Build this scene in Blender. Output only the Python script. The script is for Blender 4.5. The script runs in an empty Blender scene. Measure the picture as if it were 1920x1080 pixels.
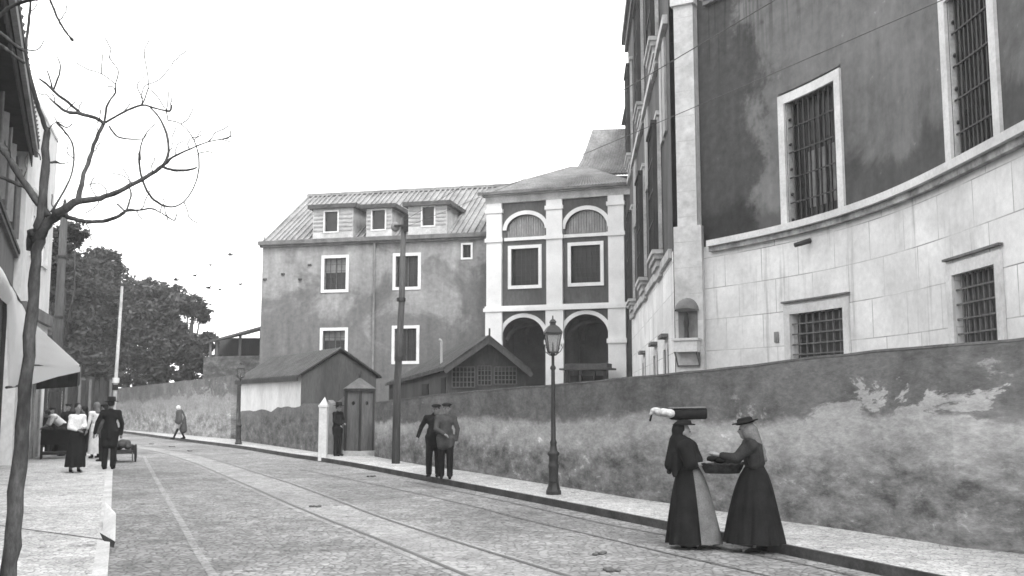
import bpy, bmesh, math, random
from mathutils import Vector, Matrix, noise as mnoise
S = bpy.context.scene
COL = S.collection
R = math.radians

# ------------------------------------------------------------------ camera
FPX = 1840.0; HORIZ = 750.0; EYE = 1.9
TH = math.atan((HORIZ-540)/FPX)
cam_d = bpy.data.cameras.new('camera'); cam = bpy.data.objects.new('camera', cam_d)
COL.objects.link(cam); S.camera = cam
cam.location = (0, 0, EYE); cam.rotation_euler = (math.pi/2+TH, 0, 0)
cam_d.sensor_width = 36; cam_d.lens = 36*FPX/1920; cam_d.clip_end = 3000; cam_d.clip_start = 0.1
S.render.resolution_x = 1024; S.render.resolution_y = 576

# ------------------------------------------------------------------ world: bright overcast, black and white film
SUN_EL, SUN_AZ = R(46), R(150)      # azimuth of the place the light comes from, clockwise from +Y (behind the camera)
w = bpy.data.worlds.new('World'); S.world = w; w.use_nodes = True
nt = w.node_tree; nt.nodes.clear()
sky = nt.nodes.new('ShaderNodeTexSky'); sky.sky_type = 'NISHITA'; sky.sun_disc = False
sky.sun_elevation = SUN_EL; sky.sun_rotation = SUN_AZ
sky.air_density = 2.0; sky.dust_density = 8.0; sky.ozone_density = 1.0
bw = nt.nodes.new('ShaderNodeRGBToBW')
mr = nt.nodes.new('ShaderNodeMapRange'); mr.inputs[1].default_value = 0; mr.inputs[2].default_value = 14
mr.inputs[3].default_value = 7.5; mr.inputs[4].default_value = 10.5      # a cloud sheet evens the dome out
bg = nt.nodes.new('ShaderNodeBackground'); bg.inputs['Strength'].default_value = 0.14
out = nt.nodes.new('ShaderNodeOutputWorld')
nt.links.new(sky.outputs[0], bw.inputs[0]); nt.links.new(bw.outputs[0], mr.inputs[0])
nt.links.new(mr.outputs[0], bg.inputs[0]); nt.links.new(bg.outputs[0], out.inputs[0])
sd = bpy.data.lights.new('sun', 'SUN'); sd.energy = 1.3; sd.angle = R(22); sd.color = (1, 1, 1)
sun = bpy.data.objects.new('sun', sd); COL.objects.link(sun)
sdir = Vector((math.sin(SUN_AZ)*math.cos(SUN_EL), math.cos(SUN_AZ)*math.cos(SUN_EL), math.sin(SUN_EL)))
sun.rotation_euler = sdir.to_track_quat('Z', 'Y').to_euler()
S.view_settings.view_transform = 'Standard'; S.view_settings.look = 'None'
S.view_settings.exposure = 1.25; S.view_settings.gamma = 1.0; S.view_settings.use_curve_mapping = False
S.render.engine = 'CYCLES'; S.cycles.pixel_filter_type = 'BLACKMAN_HARRIS'; S.cycles.filter_width = 1.6

# ------------------------------------------------------------------ geometry from the photograph's rays
CT, ST = math.cos(TH), math.sin(TH)
def ray(u, v):
    x = (u-960)/FPX; y = (540-v)/FPX
    return Vector((x, CT-ST*y, ST+CT*y))
def at(u, v, Y):
    d = ray(u, v); return Vector((0, 0, EYE)) + d*(Y/d.y)
def atz(u, v, z=0.0):
    d = ray(u, v); return Vector((0, 0, EYE)) + d*((z-EYE)/d.z)
def proj(p):
    q = Vector(p)-Vector((0, 0, EYE)); f = q.y*CT+q.z*ST; up = -q.y*ST+q.z*CT
    return 960+FPX*q.x/f, 540-FPX*up/f
def lerp(a, b, t): return a+(b-a)*t
def interp(tab, x):
    tab = sorted(tab)
    if x <= tab[0][0]: (a, b) = tab[0], tab[1]
    elif x >= tab[-1][0]: (a, b) = tab[-2], tab[-1]
    else:
        for i in range(len(tab)-1):
            if tab[i][0] <= x <= tab[i+1][0]: a, b = tab[i], tab[i+1]; break
    return a[1]+(b[1]-a[1])*(x-a[0])/(b[0]-a[0])
def top_z(x, y, tab, z=2.0):
    for _ in range(4):
        u, v = proj((x, y, z)); vv = interp(tab, u); d = ray(u, vv); z = EYE+d.z*(y/d.y)
    return z

# ------------------------------------------------------------------ scene tree
def tag(o, label=None, cat=None, group=None, kind=None):
    if label: o['label'] = label
    if cat: o['category'] = cat
    if group: o['group'] = group
    if kind: o['kind'] = kind
    return o
def empty(name, loc=(0, 0, 0), rz=0.0):
    o = bpy.data.objects.new(name, None); COL.objects.link(o); o.location = loc; o.rotation_euler = (0, 0, rz)
    o.empty_display_size = 0.2
    return o
def thing(name, label, cat, loc=(0, 0, 0), rz=0.0, group=None):
    return tag(empty(name, loc, rz), label, cat, group)
class MB:
    def __init__(s): s.v = []; s.f = []; s.uv = []
    def face(s, pts, uv=None):
        n = len(s.v); s.v += [Vector(p) for p in pts]; s.f.append(list(range(n, n+len(pts))))
        s.uv.append(uv if uv else [(0, 0)]*len(pts))
    def mesh(s, vs, fs):
        n = len(s.v); s.v += [Vector(p) for p in vs]
        for f in fs: s.f.append([i+n for i in f]); s.uv.append([(0, 0)]*len(f))
    def obox(s, o, a, b, c):
        o, a, b, c = map(Vector, (o, a, b, c))
        vs = [o, o+a, o+a+b, o+b, o+c, o+a+c, o+a+b+c, o+b+c]
        s.mesh(vs, [(0, 3, 2, 1), (4, 5, 6, 7), (0, 1, 5, 4), (1, 2, 6, 5), (2, 3, 7, 6), (3, 0, 4, 7)])
    def box(s, x0, x1, y0, y1, z0, z1): s.obox((x0, y0, z0), (x1-x0, 0, 0), (0, y1-y0, 0), (0, 0, z1-z0))
    def beam(s, a, b, w, h, up=(0, 0, 1)):
        a, b = Vector(a), Vector(b); d = b-a; u = Vector(up)
        sd_ = d.cross(u).normalized(); u = sd_.cross(d).normalized()
        s.obox(a-sd_*w/2-u*h/2, d, sd_*w, u*h)
    def tube(s, pts, rad, n=8, cap=True):
        pts = [Vector(p) for p in pts]
        if not hasattr(rad, '__len__'): rad = [rad]*len(pts)
        rings = []; prev = None
        for i, p in enumerate(pts):
            d = (pts[min(i+1, len(pts)-1)]-pts[max(i-1, 0)]).normalized()
            if prev is None:
                r = Vector((0, 0, 1)) if abs(d.z) < .9 else Vector((1, 0, 0)); e = d.cross(r).normalized()
            else:
                e = (prev-d*prev.dot(d)).normalized()
            prev = e; g = d.cross(e)
            rings.append([p+(e*math.cos(2*math.pi*k/n)+g*math.sin(2*math.pi*k/n))*rad[i] for k in range(n)])
        vs = [q for r in rings for q in r]; fs = []
        for i in range(len(rings)-1):
            for k in range(n): fs.append((i*n+k, i*n+(k+1) % n, (i+1)*n+(k+1) % n, (i+1)*n+k))
        if cap: fs.append(tuple(range(n))[::-1]); fs.append(tuple(range((len(rings)-1)*n, len(rings)*n)))
        s.mesh(vs, fs)
    def lathe(s, c, prof, n=16, sx=1, sy=1, fold=0, nf=9, rot=0):
        c = Vector(c); vs = []; fs = []
        for r, z in prof:
            for k in range(n):
                a = 2*math.pi*k/n+rot; rr = r*(1+fold*math.sin(a*nf+z*2)*max(0, 1-z))
                vs.append(c+Vector((rr*sx*math.cos(a), rr*sy*math.sin(a), z)))
        for i in range(len(prof)-1):
            for k in range(n): fs.append((i*n+k, i*n+(k+1) % n, (i+1)*n+(k+1) % n, (i+1)*n+k))
        fs.append(tuple(range(n))[::-1]); fs.append(tuple(range((len(prof)-1)*n, len(prof)*n)))
        s.mesh(vs, fs)
    def prism(s, pts, ext):
        ext = Vector(ext); n = len(pts); pts = [Vector(p) for p in pts]
        s.mesh(pts+[p+ext for p in pts], [tuple(range(n))[::-1], tuple(range(n, 2*n))]+[(i, (i+1) % n, (i+1) % n+n, i+n) for i in range(n)])
    def ell(s, c, r, rot=None, n=12, m=8):
        c = Vector(c); r = (r, r, r) if not hasattr(r, '__len__') else r
        vs = []; fs = []
        def tr(p):
            p = Vector((p[0]*r[0], p[1]*r[1], p[2]*r[2]))
            if rot is not None: p = rot @ p
            return c+p
        vs.append(tr((0, 0, -1)))
        for j in range(1, m):
            t = -math.pi/2+math.pi*j/m
            for k in range(n): vs.append(tr((math.cos(t)*math.cos(2*math.pi*k/n), math.cos(t)*math.sin(2*math.pi*k/n), math.sin(t))))
        vs.append(tr((0, 0, 1)))
        for k in range(n): fs.append((0, 1+(k+1) % n, 1+k))
        for j in range(m-2):
            for k in range(n): fs.append((1+j*n+k, 1+j*n+(k+1) % n, 1+(j+1)*n+(k+1) % n, 1+(j+1)*n+k))
        L = len(vs)-1
        for k in range(n): fs.append((L, 1+(m-2)*n+k, 1+(m-2)*n+(k+1) % n))
        s.mesh(vs, fs)
    def cap(s, a, b, ra, rb, n=10):
        a, b = Vector(a), Vector(b); d = (b-a); L = d.length; d = d/L if L > 1e-6 else Vector((0, 0, 1))
        pts = []; rad = []
        for t in (80, 50, 20): pts.append(a-d*ra*math.sin(R(t))); rad.append(ra*math.cos(R(t)))
        for t in (20, 50, 80): pts.append(b+d*rb*math.sin(R(t))); rad.append(rb*math.cos(R(t)))
        s.tube(pts, rad, n)
    def build(s, name, mat, parent=None, smooth=False, bevel=0):
        me = bpy.data.meshes.new(name); me.from_pydata([tuple(p) for p in s.v], [], s.f)
        uvl = me.uv_layers.new(name='UVMap'); k = 0
        for f in s.uv:
            for c in f: uvl.data[k].uv = c; k += 1
        bm = bmesh.new(); bm.from_mesh(me); bmesh.ops.recalc_face_normals(bm, faces=bm.faces); bm.to_mesh(me); bm.free()
        if smooth: me.polygons.foreach_set('use_smooth', [True]*len(me.polygons))
        me.materials.append(mat); o = bpy.data.objects.new(name, me); COL.objects.link(o)
        if parent: o.parent = parent
        if bevel:
            b = o.modifiers.new('bevel', 'BEVEL'); b.width = bevel; b.segments = 2; b.limit_method = 'ANGLE'
        return o
def dup(root, loc=None, rz=None, label=None):
    def cp(o, par):
        c = o.copy(); COL.objects.link(c)
        if par: c.parent = par
        for ch in list(o.children): cp(ch, c)
        return c
    r = cp(root, None)
    if loc is not None: r.location = loc
    if rz is not None: r.rotation_euler = (0, 0, rz)
    if label: r['label'] = label
    return r

# ------------------------------------------------------------------ materials (black and white film: every tone a grey)
def newmat(name, rough=.9, spec=.25):
    m = bpy.data.materials.new(name); m.use_nodes = True; t = m.node_tree
    b = t.nodes['Principled BSDF']; b.inputs['Roughness'].default_value = rough
    b.inputs['Specular IOR Level'].default_value = spec
    return m, t, b
def N(t, k, **kw):
    n = t.nodes.new(k)
    for a, v in kw.items(): setattr(n, a, v)
    return n
def math_(t, op, a, b=None, c=None, clamp=False):
    n = t.nodes.new('ShaderNodeMath'); n.operation = op; n.use_clamp = clamp
    for i, x in enumerate((a, b, c)):
        if x is None: continue
        if isinstance(x, (int, float)): n.inputs[i].default_value = x
        else: t.links.new(x, n.inputs[i])
    return n.outputs[0]
def coords(t, uv=False, scale=(1, 1, 1)):
    tc = t.nodes.new('ShaderNodeTexCoord'); mp = t.nodes.new('ShaderNodeMapping')
    mp.inputs['Scale'].default_value = scale
    t.links.new(tc.outputs['UV' if uv else 'Object'], mp.inputs[0]); return mp.outputs[0]
def nz(t, vec, scale, detail=6, rough=.6, dist=0):
    n = t.nodes.new('ShaderNodeTexNoise'); t.links.new(vec, n.inputs['Vector'])
    n.inputs['Scale'].default_value = scale; n.inputs['Detail'].default_value = detail
    n.inputs['Roughness'].default_value = rough; n.inputs['Distortion'].default_value = dist
    return n.outputs[0]
def mrange(t, x, a, b, c, d, smooth=False):
    n = t.nodes.new('ShaderNodeMapRange'); n.interpolation_type = 'SMOOTHSTEP' if smooth else 'LINEAR'
    t.links.new(x, n.inputs[0])
    for i, y in enumerate((a, b, c, d)): n.inputs[i+1].default_value = y
    return n.outputs[0]
def mixv(t, f, a, b):
    n = t.nodes.new('ShaderNodeMix'); n.data_type = 'FLOAT'
    for i, x in ((0, f), (2, a), (3, b)):
        if isinstance(x, (int, float)): n.inputs[i].default_value = x
        else: t.links.new(x, n.inputs[i])
    return n.outputs[0]
def bump(t, b, h, strength=.5, dist=.02):
    n = t.nodes.new('ShaderNodeBump'); n.inputs['Strength'].default_value = strength; n.inputs['Distance'].default_value = dist
    t.links.new(h, n.inputs['Height']); t.links.new(n.outputs[0], b.inputs['Normal'])
def plain(name, lo, hi, scale=2.0, rough=.9, zs=1.0, bmp=.3, bs=25, spec=.25, fine=.25, bd=.01):
    m, t, b = newmat(name, rough, spec); c = coords(t, scale=(1, 1, zs))
    a = mrange(t, nz(t, c, scale, 7, .62), .35, .65, lo, hi)
    f = nz(t, c, bs, 4, .7); g = mrange(t, f, .3, .7, 1-fine, 1+fine)
    v = math_(t, 'MULTIPLY', a, g)
    t.links.new(v, b.inputs['Base Color'])
    if bmp: bump(t, b, f, bmp, bd)
    return m
M = {}
M['iron'] = plain('cast_iron', .018, .035, 6, .6, spec=.4)
M['dark_cloth'] = plain('dark_cloth', .008, .015, 5, .95, bs=60, spec=.1)
M['bodice_cloth'] = plain('bodice_cloth', .018, .034, 9, .95, bs=60, spec=.1)
M['black_cloth'] = plain('black_cloth', .008, .016, 5, .95, bs=60, spec=.1)
M['grey_cloth'] = plain('grey_cloth', .06, .10, 6, .95, bs=60, spec=.1)
M['suit_cloth'] = plain('suit_cloth', .045, .075, 6, .95, bs=60, spec=.1)
M['apron_cloth'] = plain('apron_cloth', .10, .15, 6, .95, bs=60, spec=.1)
M['scarf_cloth'] = plain('scarf_cloth', .11, .17, 6, .95, bs=60, spec=.1)
M['bundle_cloth'] = plain('bundle_cloth', .26, .48, 14, .95, bs=40, spec=.1)
M['white_cloth'] = plain('white_cloth', .50, .65, 4, .95, bs=40, spec=.1)
M['canvas'] = plain('canvas', .86, .93, 1.2, .9, bs=40, spec=.1, fine=.05)
cb = M['canvas'].node_tree; pr_ = cb.nodes['Principled BSDF']; tl = cb.nodes.new('ShaderNodeBsdfTranslucent'); tl.inputs[0].default_value = (.9, .9, .9, 1); mx = cb.nodes.new('ShaderNodeMixShader'); mx.inputs[0].default_value = .5
cb.links.new(pr_.outputs[0], mx.inputs[1]); cb.links.new(tl.outputs[0], mx.inputs[2]); cb.links.new(mx.outputs[0], cb.nodes['Material Output'].inputs[0])
M['facade_light2'] = plain('louvre_boards', .22, .34, 3, .9)
M['skin'] = plain('skin', .16, .22, 8, .6, bs=60, spec=.3, fine=.08, bmp=.05)
M['hair'] = plain('hair', .01, .02, 20, .7)
M['glass'] = plain('dark_glass', .010, .028, 1.2, .35, spec=.35, bmp=0)
M['shutter'] = plain('shutter_paint', .09, .14, 3, .8, zs=.3)
M['white_paint'] = plain('white_paint', .55, .72, 1.6, .8, fine=.1)
M['limestone'] = plain('limestone', .48, .66, 1.1, .85, fine=.12, bs=14)
M['old_limestone'] = plain('old_limestone', .30, .50, 1.4, .9, fine=.2, bs=14)
M['dark_wood'] = plain('dark_wood', .02, .05, 3, .85, zs=.2)
M['grey_wood'] = plain('grey_wood', .07, .13, 3, .85, zs=.15, bs=30)
M['pole_wood'] = plain('pole_wood', .045, .10, 4, .85, zs=.12, bs=30, fine=.35)
M['bark'] = plain('bark', .022, .075, 7, .95, zs=.35, bs=35, bmp=.8, fine=.4)
M['leaf'] = plain('leaf', .022, .085, .6, .7, bs=6, bmp=0, fine=.4)
M['dark_leaf'] = plain('dark_leaf', .013, .058, .6, .7, bs=6, bmp=0, fine=.4)
M['soil'] = plain('soil', .12, .2, .3, .95, bs=8)
M['basket'] = plain('wicker', .012, .035, 20, .9, bs=50)
M['roof_sheet'] = plain('roof_sheet', .15, .27, 1.0, .75, bs=7, fine=.25)
M['zinc'] = plain('zinc_sheet', .30, .42, .9, .6, bs=4, fine=.12)
M['slate'] = plain('old_tile', .16, .26, 1.2, .9, bs=9, fine=.35, bmp=.8, bd=.03)
M['shed_tile'] = plain('shed_tile', .045, .085, 1.5, .9, bs=12, fine=.3, bmp=.8, bd=.03)
M['shed_wood'] = plain('shed_boards', .05, .085, 1.2, .9, zs=.2, bs=20)
M['palace_flank'] = plain('palace_flank_plaster', .035, .085, .8, .9, zs=.35, bs=10, fine=.35)
M['flank_dark'] = plain('flank_plaster', .06, .11, .5, .9, zs=.35, bs=10)
M['flank_pale'] = plain('flank_panel', .24, .38, .5, .9, zs=.3, bs=8)
M['shop_wall'] = plain('shop_wall', .07, .14, .7, .9, zs=.5, bs=8)
M['facade_grey'] = plain('shop_plaster', .14, .24, .7, .9, zs=.5, bs=8)
M['pale_plaster'] = plain('pale_plaster', .52, .72, .5, .9, zs=.5, bs=8, fine=.1)
M['soffit'] = plain('soffit_boards', .012, .03, 3, .9)
M['vault'] = plain('vault_plaster', .08, .16, .5, .9)
M['facade_dim'] = plain('coping_mortar', .09, .16, 2, .92, bs=14)
M['dirty_stone'] = plain('dirty_stone', .12, .42, 1.6, .9, fine=.3, bs=9)
M['lime_wash'] = plain('lime_wash', .62, .76, .9, .9, fine=.08)
M['bone'] = plain('dung', .06, .11, 20, .9)

def stain_wall(name, seed, base, lo_, band, bright, h_off=0.0):
    """street wall: damp upper band, a pale eroded zone, mottled foot; u in metres, v = height / wall height"""
    m, t, b = newmat(name, .93, .15)
    tc = N(t, 'ShaderNodeTexCoord'); sp = N(t, 'ShaderNodeSeparateXYZ'); t.links.new(tc.outputs['UV'], sp.inputs[0])
    vec = coords(t, scale=(.5, .5, 1))
    off = N(t, 'ShaderNodeVectorMath', operation='ADD'); off.inputs[1].default_value = (seed, seed*1.7, 0); t.links.new(vec, off.inputs[0]); vec = off.outputs[0]
    vs = N(t, 'ShaderNodeMapping'); vs.inputs['Scale'].default_value = (1, 1, .28); t.links.new(vec, vs.inputs[0])
    n1 = nz(t, vec, .55, 8, .62, .4); n2 = nz(t, vs.outputs[0], 2.2, 6, .65, .3); n3 = nz(t, vec, 3.2, 8, .72); n4 = nz(t, vec, 22, 4, .7)
    v = sp.outputs[1]
    vj = math_(t, 'ADD', v, math_(t, 'MULTIPLY', math_(t, 'SUBTRACT', n1, .5), .42))
    vj = math_(t, 'ADD', vj, math_(t, 'MULTIPLY', math_(t, 'SUBTRACT', n2, .5), .16))
    vj = math_(t, 'ADD', vj, math_(t, 'MULTIPLY', math_(t, 'SUBTRACT', n3, .5), .16))
    msk = mrange(t, sp.outputs[0], 3, 11, 1, .12, True)
    pt_ = math_(t, 'MULTIPLY', msk, mrange(t, nz(t, vec, 1.7, 7, .7, .5), .46, .68, 0, .42, True))
    up = mrange(t, math_(t, 'SUBTRACT', vj, pt_), .635, .72, 0, 1, True)
    pale = mrange(t, vj, .30, .60, 0, 1, True)
    low = math_(t, 'MULTIPLY', mrange(t, n3, .36, .66, lo_*.5, lo_*1.9), mrange(t, nz(t, vec, 6.5, 7, .75, .6), .56, .66, 1, 1.6, True))
    body = mixv(t, pale, low, math_(t, 'MULTIPLY', mrange(t, n1, .35, .65, bright*.78, bright*1.12), mrange(t, n3, .3, .7, .82, 1.14)))
    top = mrange(t, math_(t, 'ADD', math_(t, 'MULTIPLY', n2, .6), math_(t, 'MULTIPLY', n3, .4)), .38, .62, band*.62, band*1.38)
    col = mixv(t, up, body, top)
    foot = mrange(t, math_(t, 'ADD', v, math_(t, 'MULTIPLY', math_(t, 'SUBTRACT', n3, .5), .16)), .0, .07, .45, 1, True)
    fleck = mrange(t, math_(t, 'ADD', math_(t, 'MULTIPLY', n3, .6), math_(t, 'MULTIPLY', n1, .4)), .60, .64, 1, 1.65, True)
    col = math_(t, 'MULTIPLY', math_(t, 'MULTIPLY', col, foot), fleck)
    n5 = nz(t, vec, 9, 6, .75, .3)
    col = math_(t, 'MULTIPLY', col, mrange(t, n5, .34, .66, mixv(t, v, 0, 0) if False else .80, 1.22))
    col = math_(t, 'MULTIPLY', col, mrange(t, n4, .3, .7, .84, 1.16))
    t.links.new(col, b.inputs['Base Color'])
    bump(t, b, math_(t, 'ADD', n3, math_(t, 'MULTIPLY', n4, .4)), .5, .03)
    return m
M['street_wall'] = stain_wall('street_wall_plaster', 3.1, .2, .15, .13, .38)
M['far_wall'] = stain_wall('far_wall_plaster', 11.4, .2, .20, .13, .26)
M['shed_wall'] = stain_wall('shed_wall_plaster', 7.7, .2, .10, .12, .16)

def big_plaster():
    m, t, b = newmat('ochre_plaster', .93, .15)
    tc = N(t, 'ShaderNodeTexCoord'); sp = N(t, 'ShaderNodeSeparateXYZ'); t.links.new(tc.outputs['UV'], sp.inputs[0])
    vec = coords(t, uv=True); vs = coords(t, uv=True, scale=(1, .12, 1))
    n1 = nz(t, vec, .5, 7, .6, .5); n2 = nz(t, vs, 3.0, 4, .6); n3 = nz(t, vec, 4, 7, .7)
    s = math_(t, 'ADD', sp.outputs[0], math_(t, 'MULTIPLY', math_(t, 'SUBTRACT', n1, .5), 5.5))
    a = mrange(t, math_(t, 'ADD', s, math_(t, 'MULTIPLY', math_(t, 'SUBTRACT', n3, .5), 1.4)), 1.5, 2.4, 0, 1, True)
    low = mrange(t, math_(t, 'ADD', sp.outputs[1], math_(t, 'MULTIPLY', math_(t, 'SUBTRACT', n1, .5), 2.4)), 6.35, 6.75, .55, 1, True)
    col = mixv(t, a, mrange(t, n3, .3, .7, .044, .082), mrange(t, math_(t, 'ADD', math_(t, 'MULTIPLY', n1, .6), math_(t, 'MULTIPLY', n3, .4)), .36, .64, .095, .185))
    col = math_(t, 'MULTIPLY', col, low)
    col = math_(t, 'MULTIPLY', col, mrange(t, n2, .3, .7, .85, 1.12))
    col = math_(t, 'MULTIPLY', col, mrange(t, n3, .64, .74, 1, 1.7, True))
    drip = nz(t, coords(t, uv=True, scale=(1, .03, 1)), 5.5, 2, .5)
    dm_ = math_(t, 'MULTIPLY', mrange(t, sp.outputs[1], 9.6, 12.1, 0, 1, True), mrange(t, drip, .52, .62, 0, .55, True))
    col = math_(t, 'MULTIPLY', col, math_(t, 'SUBTRACT', 1, dm_))
    t.links.new(col, b.inputs['Base Color']); bump(t, b, n3, .3, .02); return m
M['big_plaster'] = big_plaster()
def ashlar():
    m, t, b = newmat('ashlar_stone', .88, .2)
    vec = coords(t, uv=True); vs = coords(t, uv=True, scale=(1, .07, 1))
    br = N(t, 'ShaderNodeTexBrick'); t.links.new(vec, br.inputs[0])
    br.inputs['Scale'].default_value = 1; br.inputs['Brick Width'].default_value = 1.25; br.inputs['Row Height'].default_value = .78
    br.inputs['Mortar Size'].default_value = .012; br.inputs['Mortar Smooth'].default_value = .4; br.offset = .37
    br.inputs['Color1'].default_value = (.76, .76, .76, 1); br.inputs['Color2'].default_value = (.64, .64, .64, 1); br.inputs['Mortar'].default_value = (.20, .20, .20, 1)
    n1 = nz(t, vec, .6, 7, .6, .3); n2 = nz(t, vs, 2.4, 4, .65); n3 = nz(t, vec, 7, 7, .7)
    x = N(t, 'ShaderNodeSeparateColor'); t.links.new(br.outputs[0], x.inputs[0])
    col = mixv(t, mrange(t, n1, .38, .62, .10, .95), .70, x.outputs[0])
    col = math_(t, 'MULTIPLY', col, mrange(t, n1, .3, .7, .74, 1.12))
    col = math_(t, 'MULTIPLY', col, mrange(t, n3, .3, .7, .88, 1.1))
    col = math_(t, 'MULTIPLY', col, mrange(t, n2, .53, .76, 1.03, .42, True))
    t.links.new(col, b.inputs['Base Color']); bump(t, b, x.outputs[0], .25, .02); return m
M['ashlar'] = ashlar()
def grey_plaster():
    m, t, b = newmat('weathered_plaster', .93, .15)
    tc = N(t, 'ShaderNodeTexCoord'); sp = N(t, 'ShaderNodeSeparateXYZ'); t.links.new(tc.outputs['UV'], sp.inputs[0])
    vec = coords(t, uv=True); vs = coords(t, uv=True, scale=(1, .2, 1))
    n1 = nz(t, vec, .33, 8, .62, .6); n2 = nz(t, vs, 1.6, 5, .65); n3 = nz(t, vec, 4, 7, .7)
    h = math_(t, 'ADD', math_(t, 'MULTIPLY', sp.outputs[1], .055), math_(t, 'MULTIPLY', n1, 1.1))
    a = mrange(t, h, .88, 1.05, 0, 1, True)
    col = mixv(t, a, mrange(t, n2, .3, .7, .095, .165), mrange(t, n2, .3, .7, .18, .31))
    col = math_(t, 'MULTIPLY', col, mrange(t, n3, .3, .7, .76, 1.22))
    t.links.new(col, b.inputs['Base Color']); bump(t, b, n3, .3, .02); return m
M['grey_plaster'] = grey_plaster()
def cobbles(name, c0, c1, size, joint, bs, patch=.3, spots=True):
    m, t, b = newmat(name, .85, .25); vec = coords(t)
    ds = N(t, 'ShaderNodeVectorMath', operation='ADD'); nn = N(t, 'ShaderNodeTexNoise'); nn.inputs['Scale'].default_value = 1.5
    sc = N(t, 'ShaderNodeVectorMath', operation='SCALE'); sc.inputs['Scale'].default_value = .12
    t.links.new(vec, nn.inputs[0]); t.links.new(nn.outputs['Color'], sc.inputs[0]); t.links.new(vec, ds.inputs[0]); t.links.new(sc.outputs[0], ds.inputs[1])
    vo = N(t, 'ShaderNodeTexVoronoi', feature='F1'); vo.inputs['Scale'].default_value = 1/size; t.links.new(ds.outputs[0], vo.inputs['Vector'])
    ve = N(t, 'ShaderNodeTexVoronoi', feature='DISTANCE_TO_EDGE'); ve.inputs['Scale'].default_value = 1/size; t.links.new(ds.outputs[0], ve.inputs['Vector'])
    sc2 = N(t, 'ShaderNodeSeparateColor'); t.links.new(vo.outputs['Color'], sc2.inputs[0])
    n1 = nz(t, vec, .35, 7, .65, .8); n2 = nz(t, vec, 1.6, 7, .7, .3); n3 = nz(t, vec, 30, 3, .6)
    col = mrange(t, sc2.outputs[0], 0, 1, c0, c1)
    col = math_(t, 'MULTIPLY', col, mrange(t, ve.outputs[0], .0, .14, joint, 1.05, True))
    col = math_(t, 'MULTIPLY', col, mrange(t, n1, .35, .65, 1-patch, 1+patch*.6))
    col = math_(t, 'MULTIPLY', col, mrange(t, n2, .3, .7, .76, 1.2))
    if spots: col = math_(t, 'MULTIPLY', col, mrange(t, nz(t, vec, 4.5, 5, .65), .58, .68, 1, .38, True))
    t.links.new(col, b.inputs['Base Color'])
    bump(t, b, math_(t, 'ADD', mrange(t, ve.outputs[0], 0, .25, 0, 1, True), math_(t, 'MULTIPLY', n3, .25)), bs, .02)
    return m
M['road'] = cobbles('road_setts', .185, .305, .10, .58, .8, .30)
M['walk'] = cobbles('pavement_mosaic', .36, .56, .07, .6, .5, .12)
M['bed'] = cobbles('rail_bed_setts', .24, .34, .10, .7, .5, .2)
M['kerb'] = plain('kerb_stone', .035, .085, 2, .9)
M['pale_kerb'] = plain('pale_kerb_stone', .34, .5, 2, .9)
M['rail'] = plain('rail_steel', .03, .06, 4, .5, spec=.5)

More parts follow.
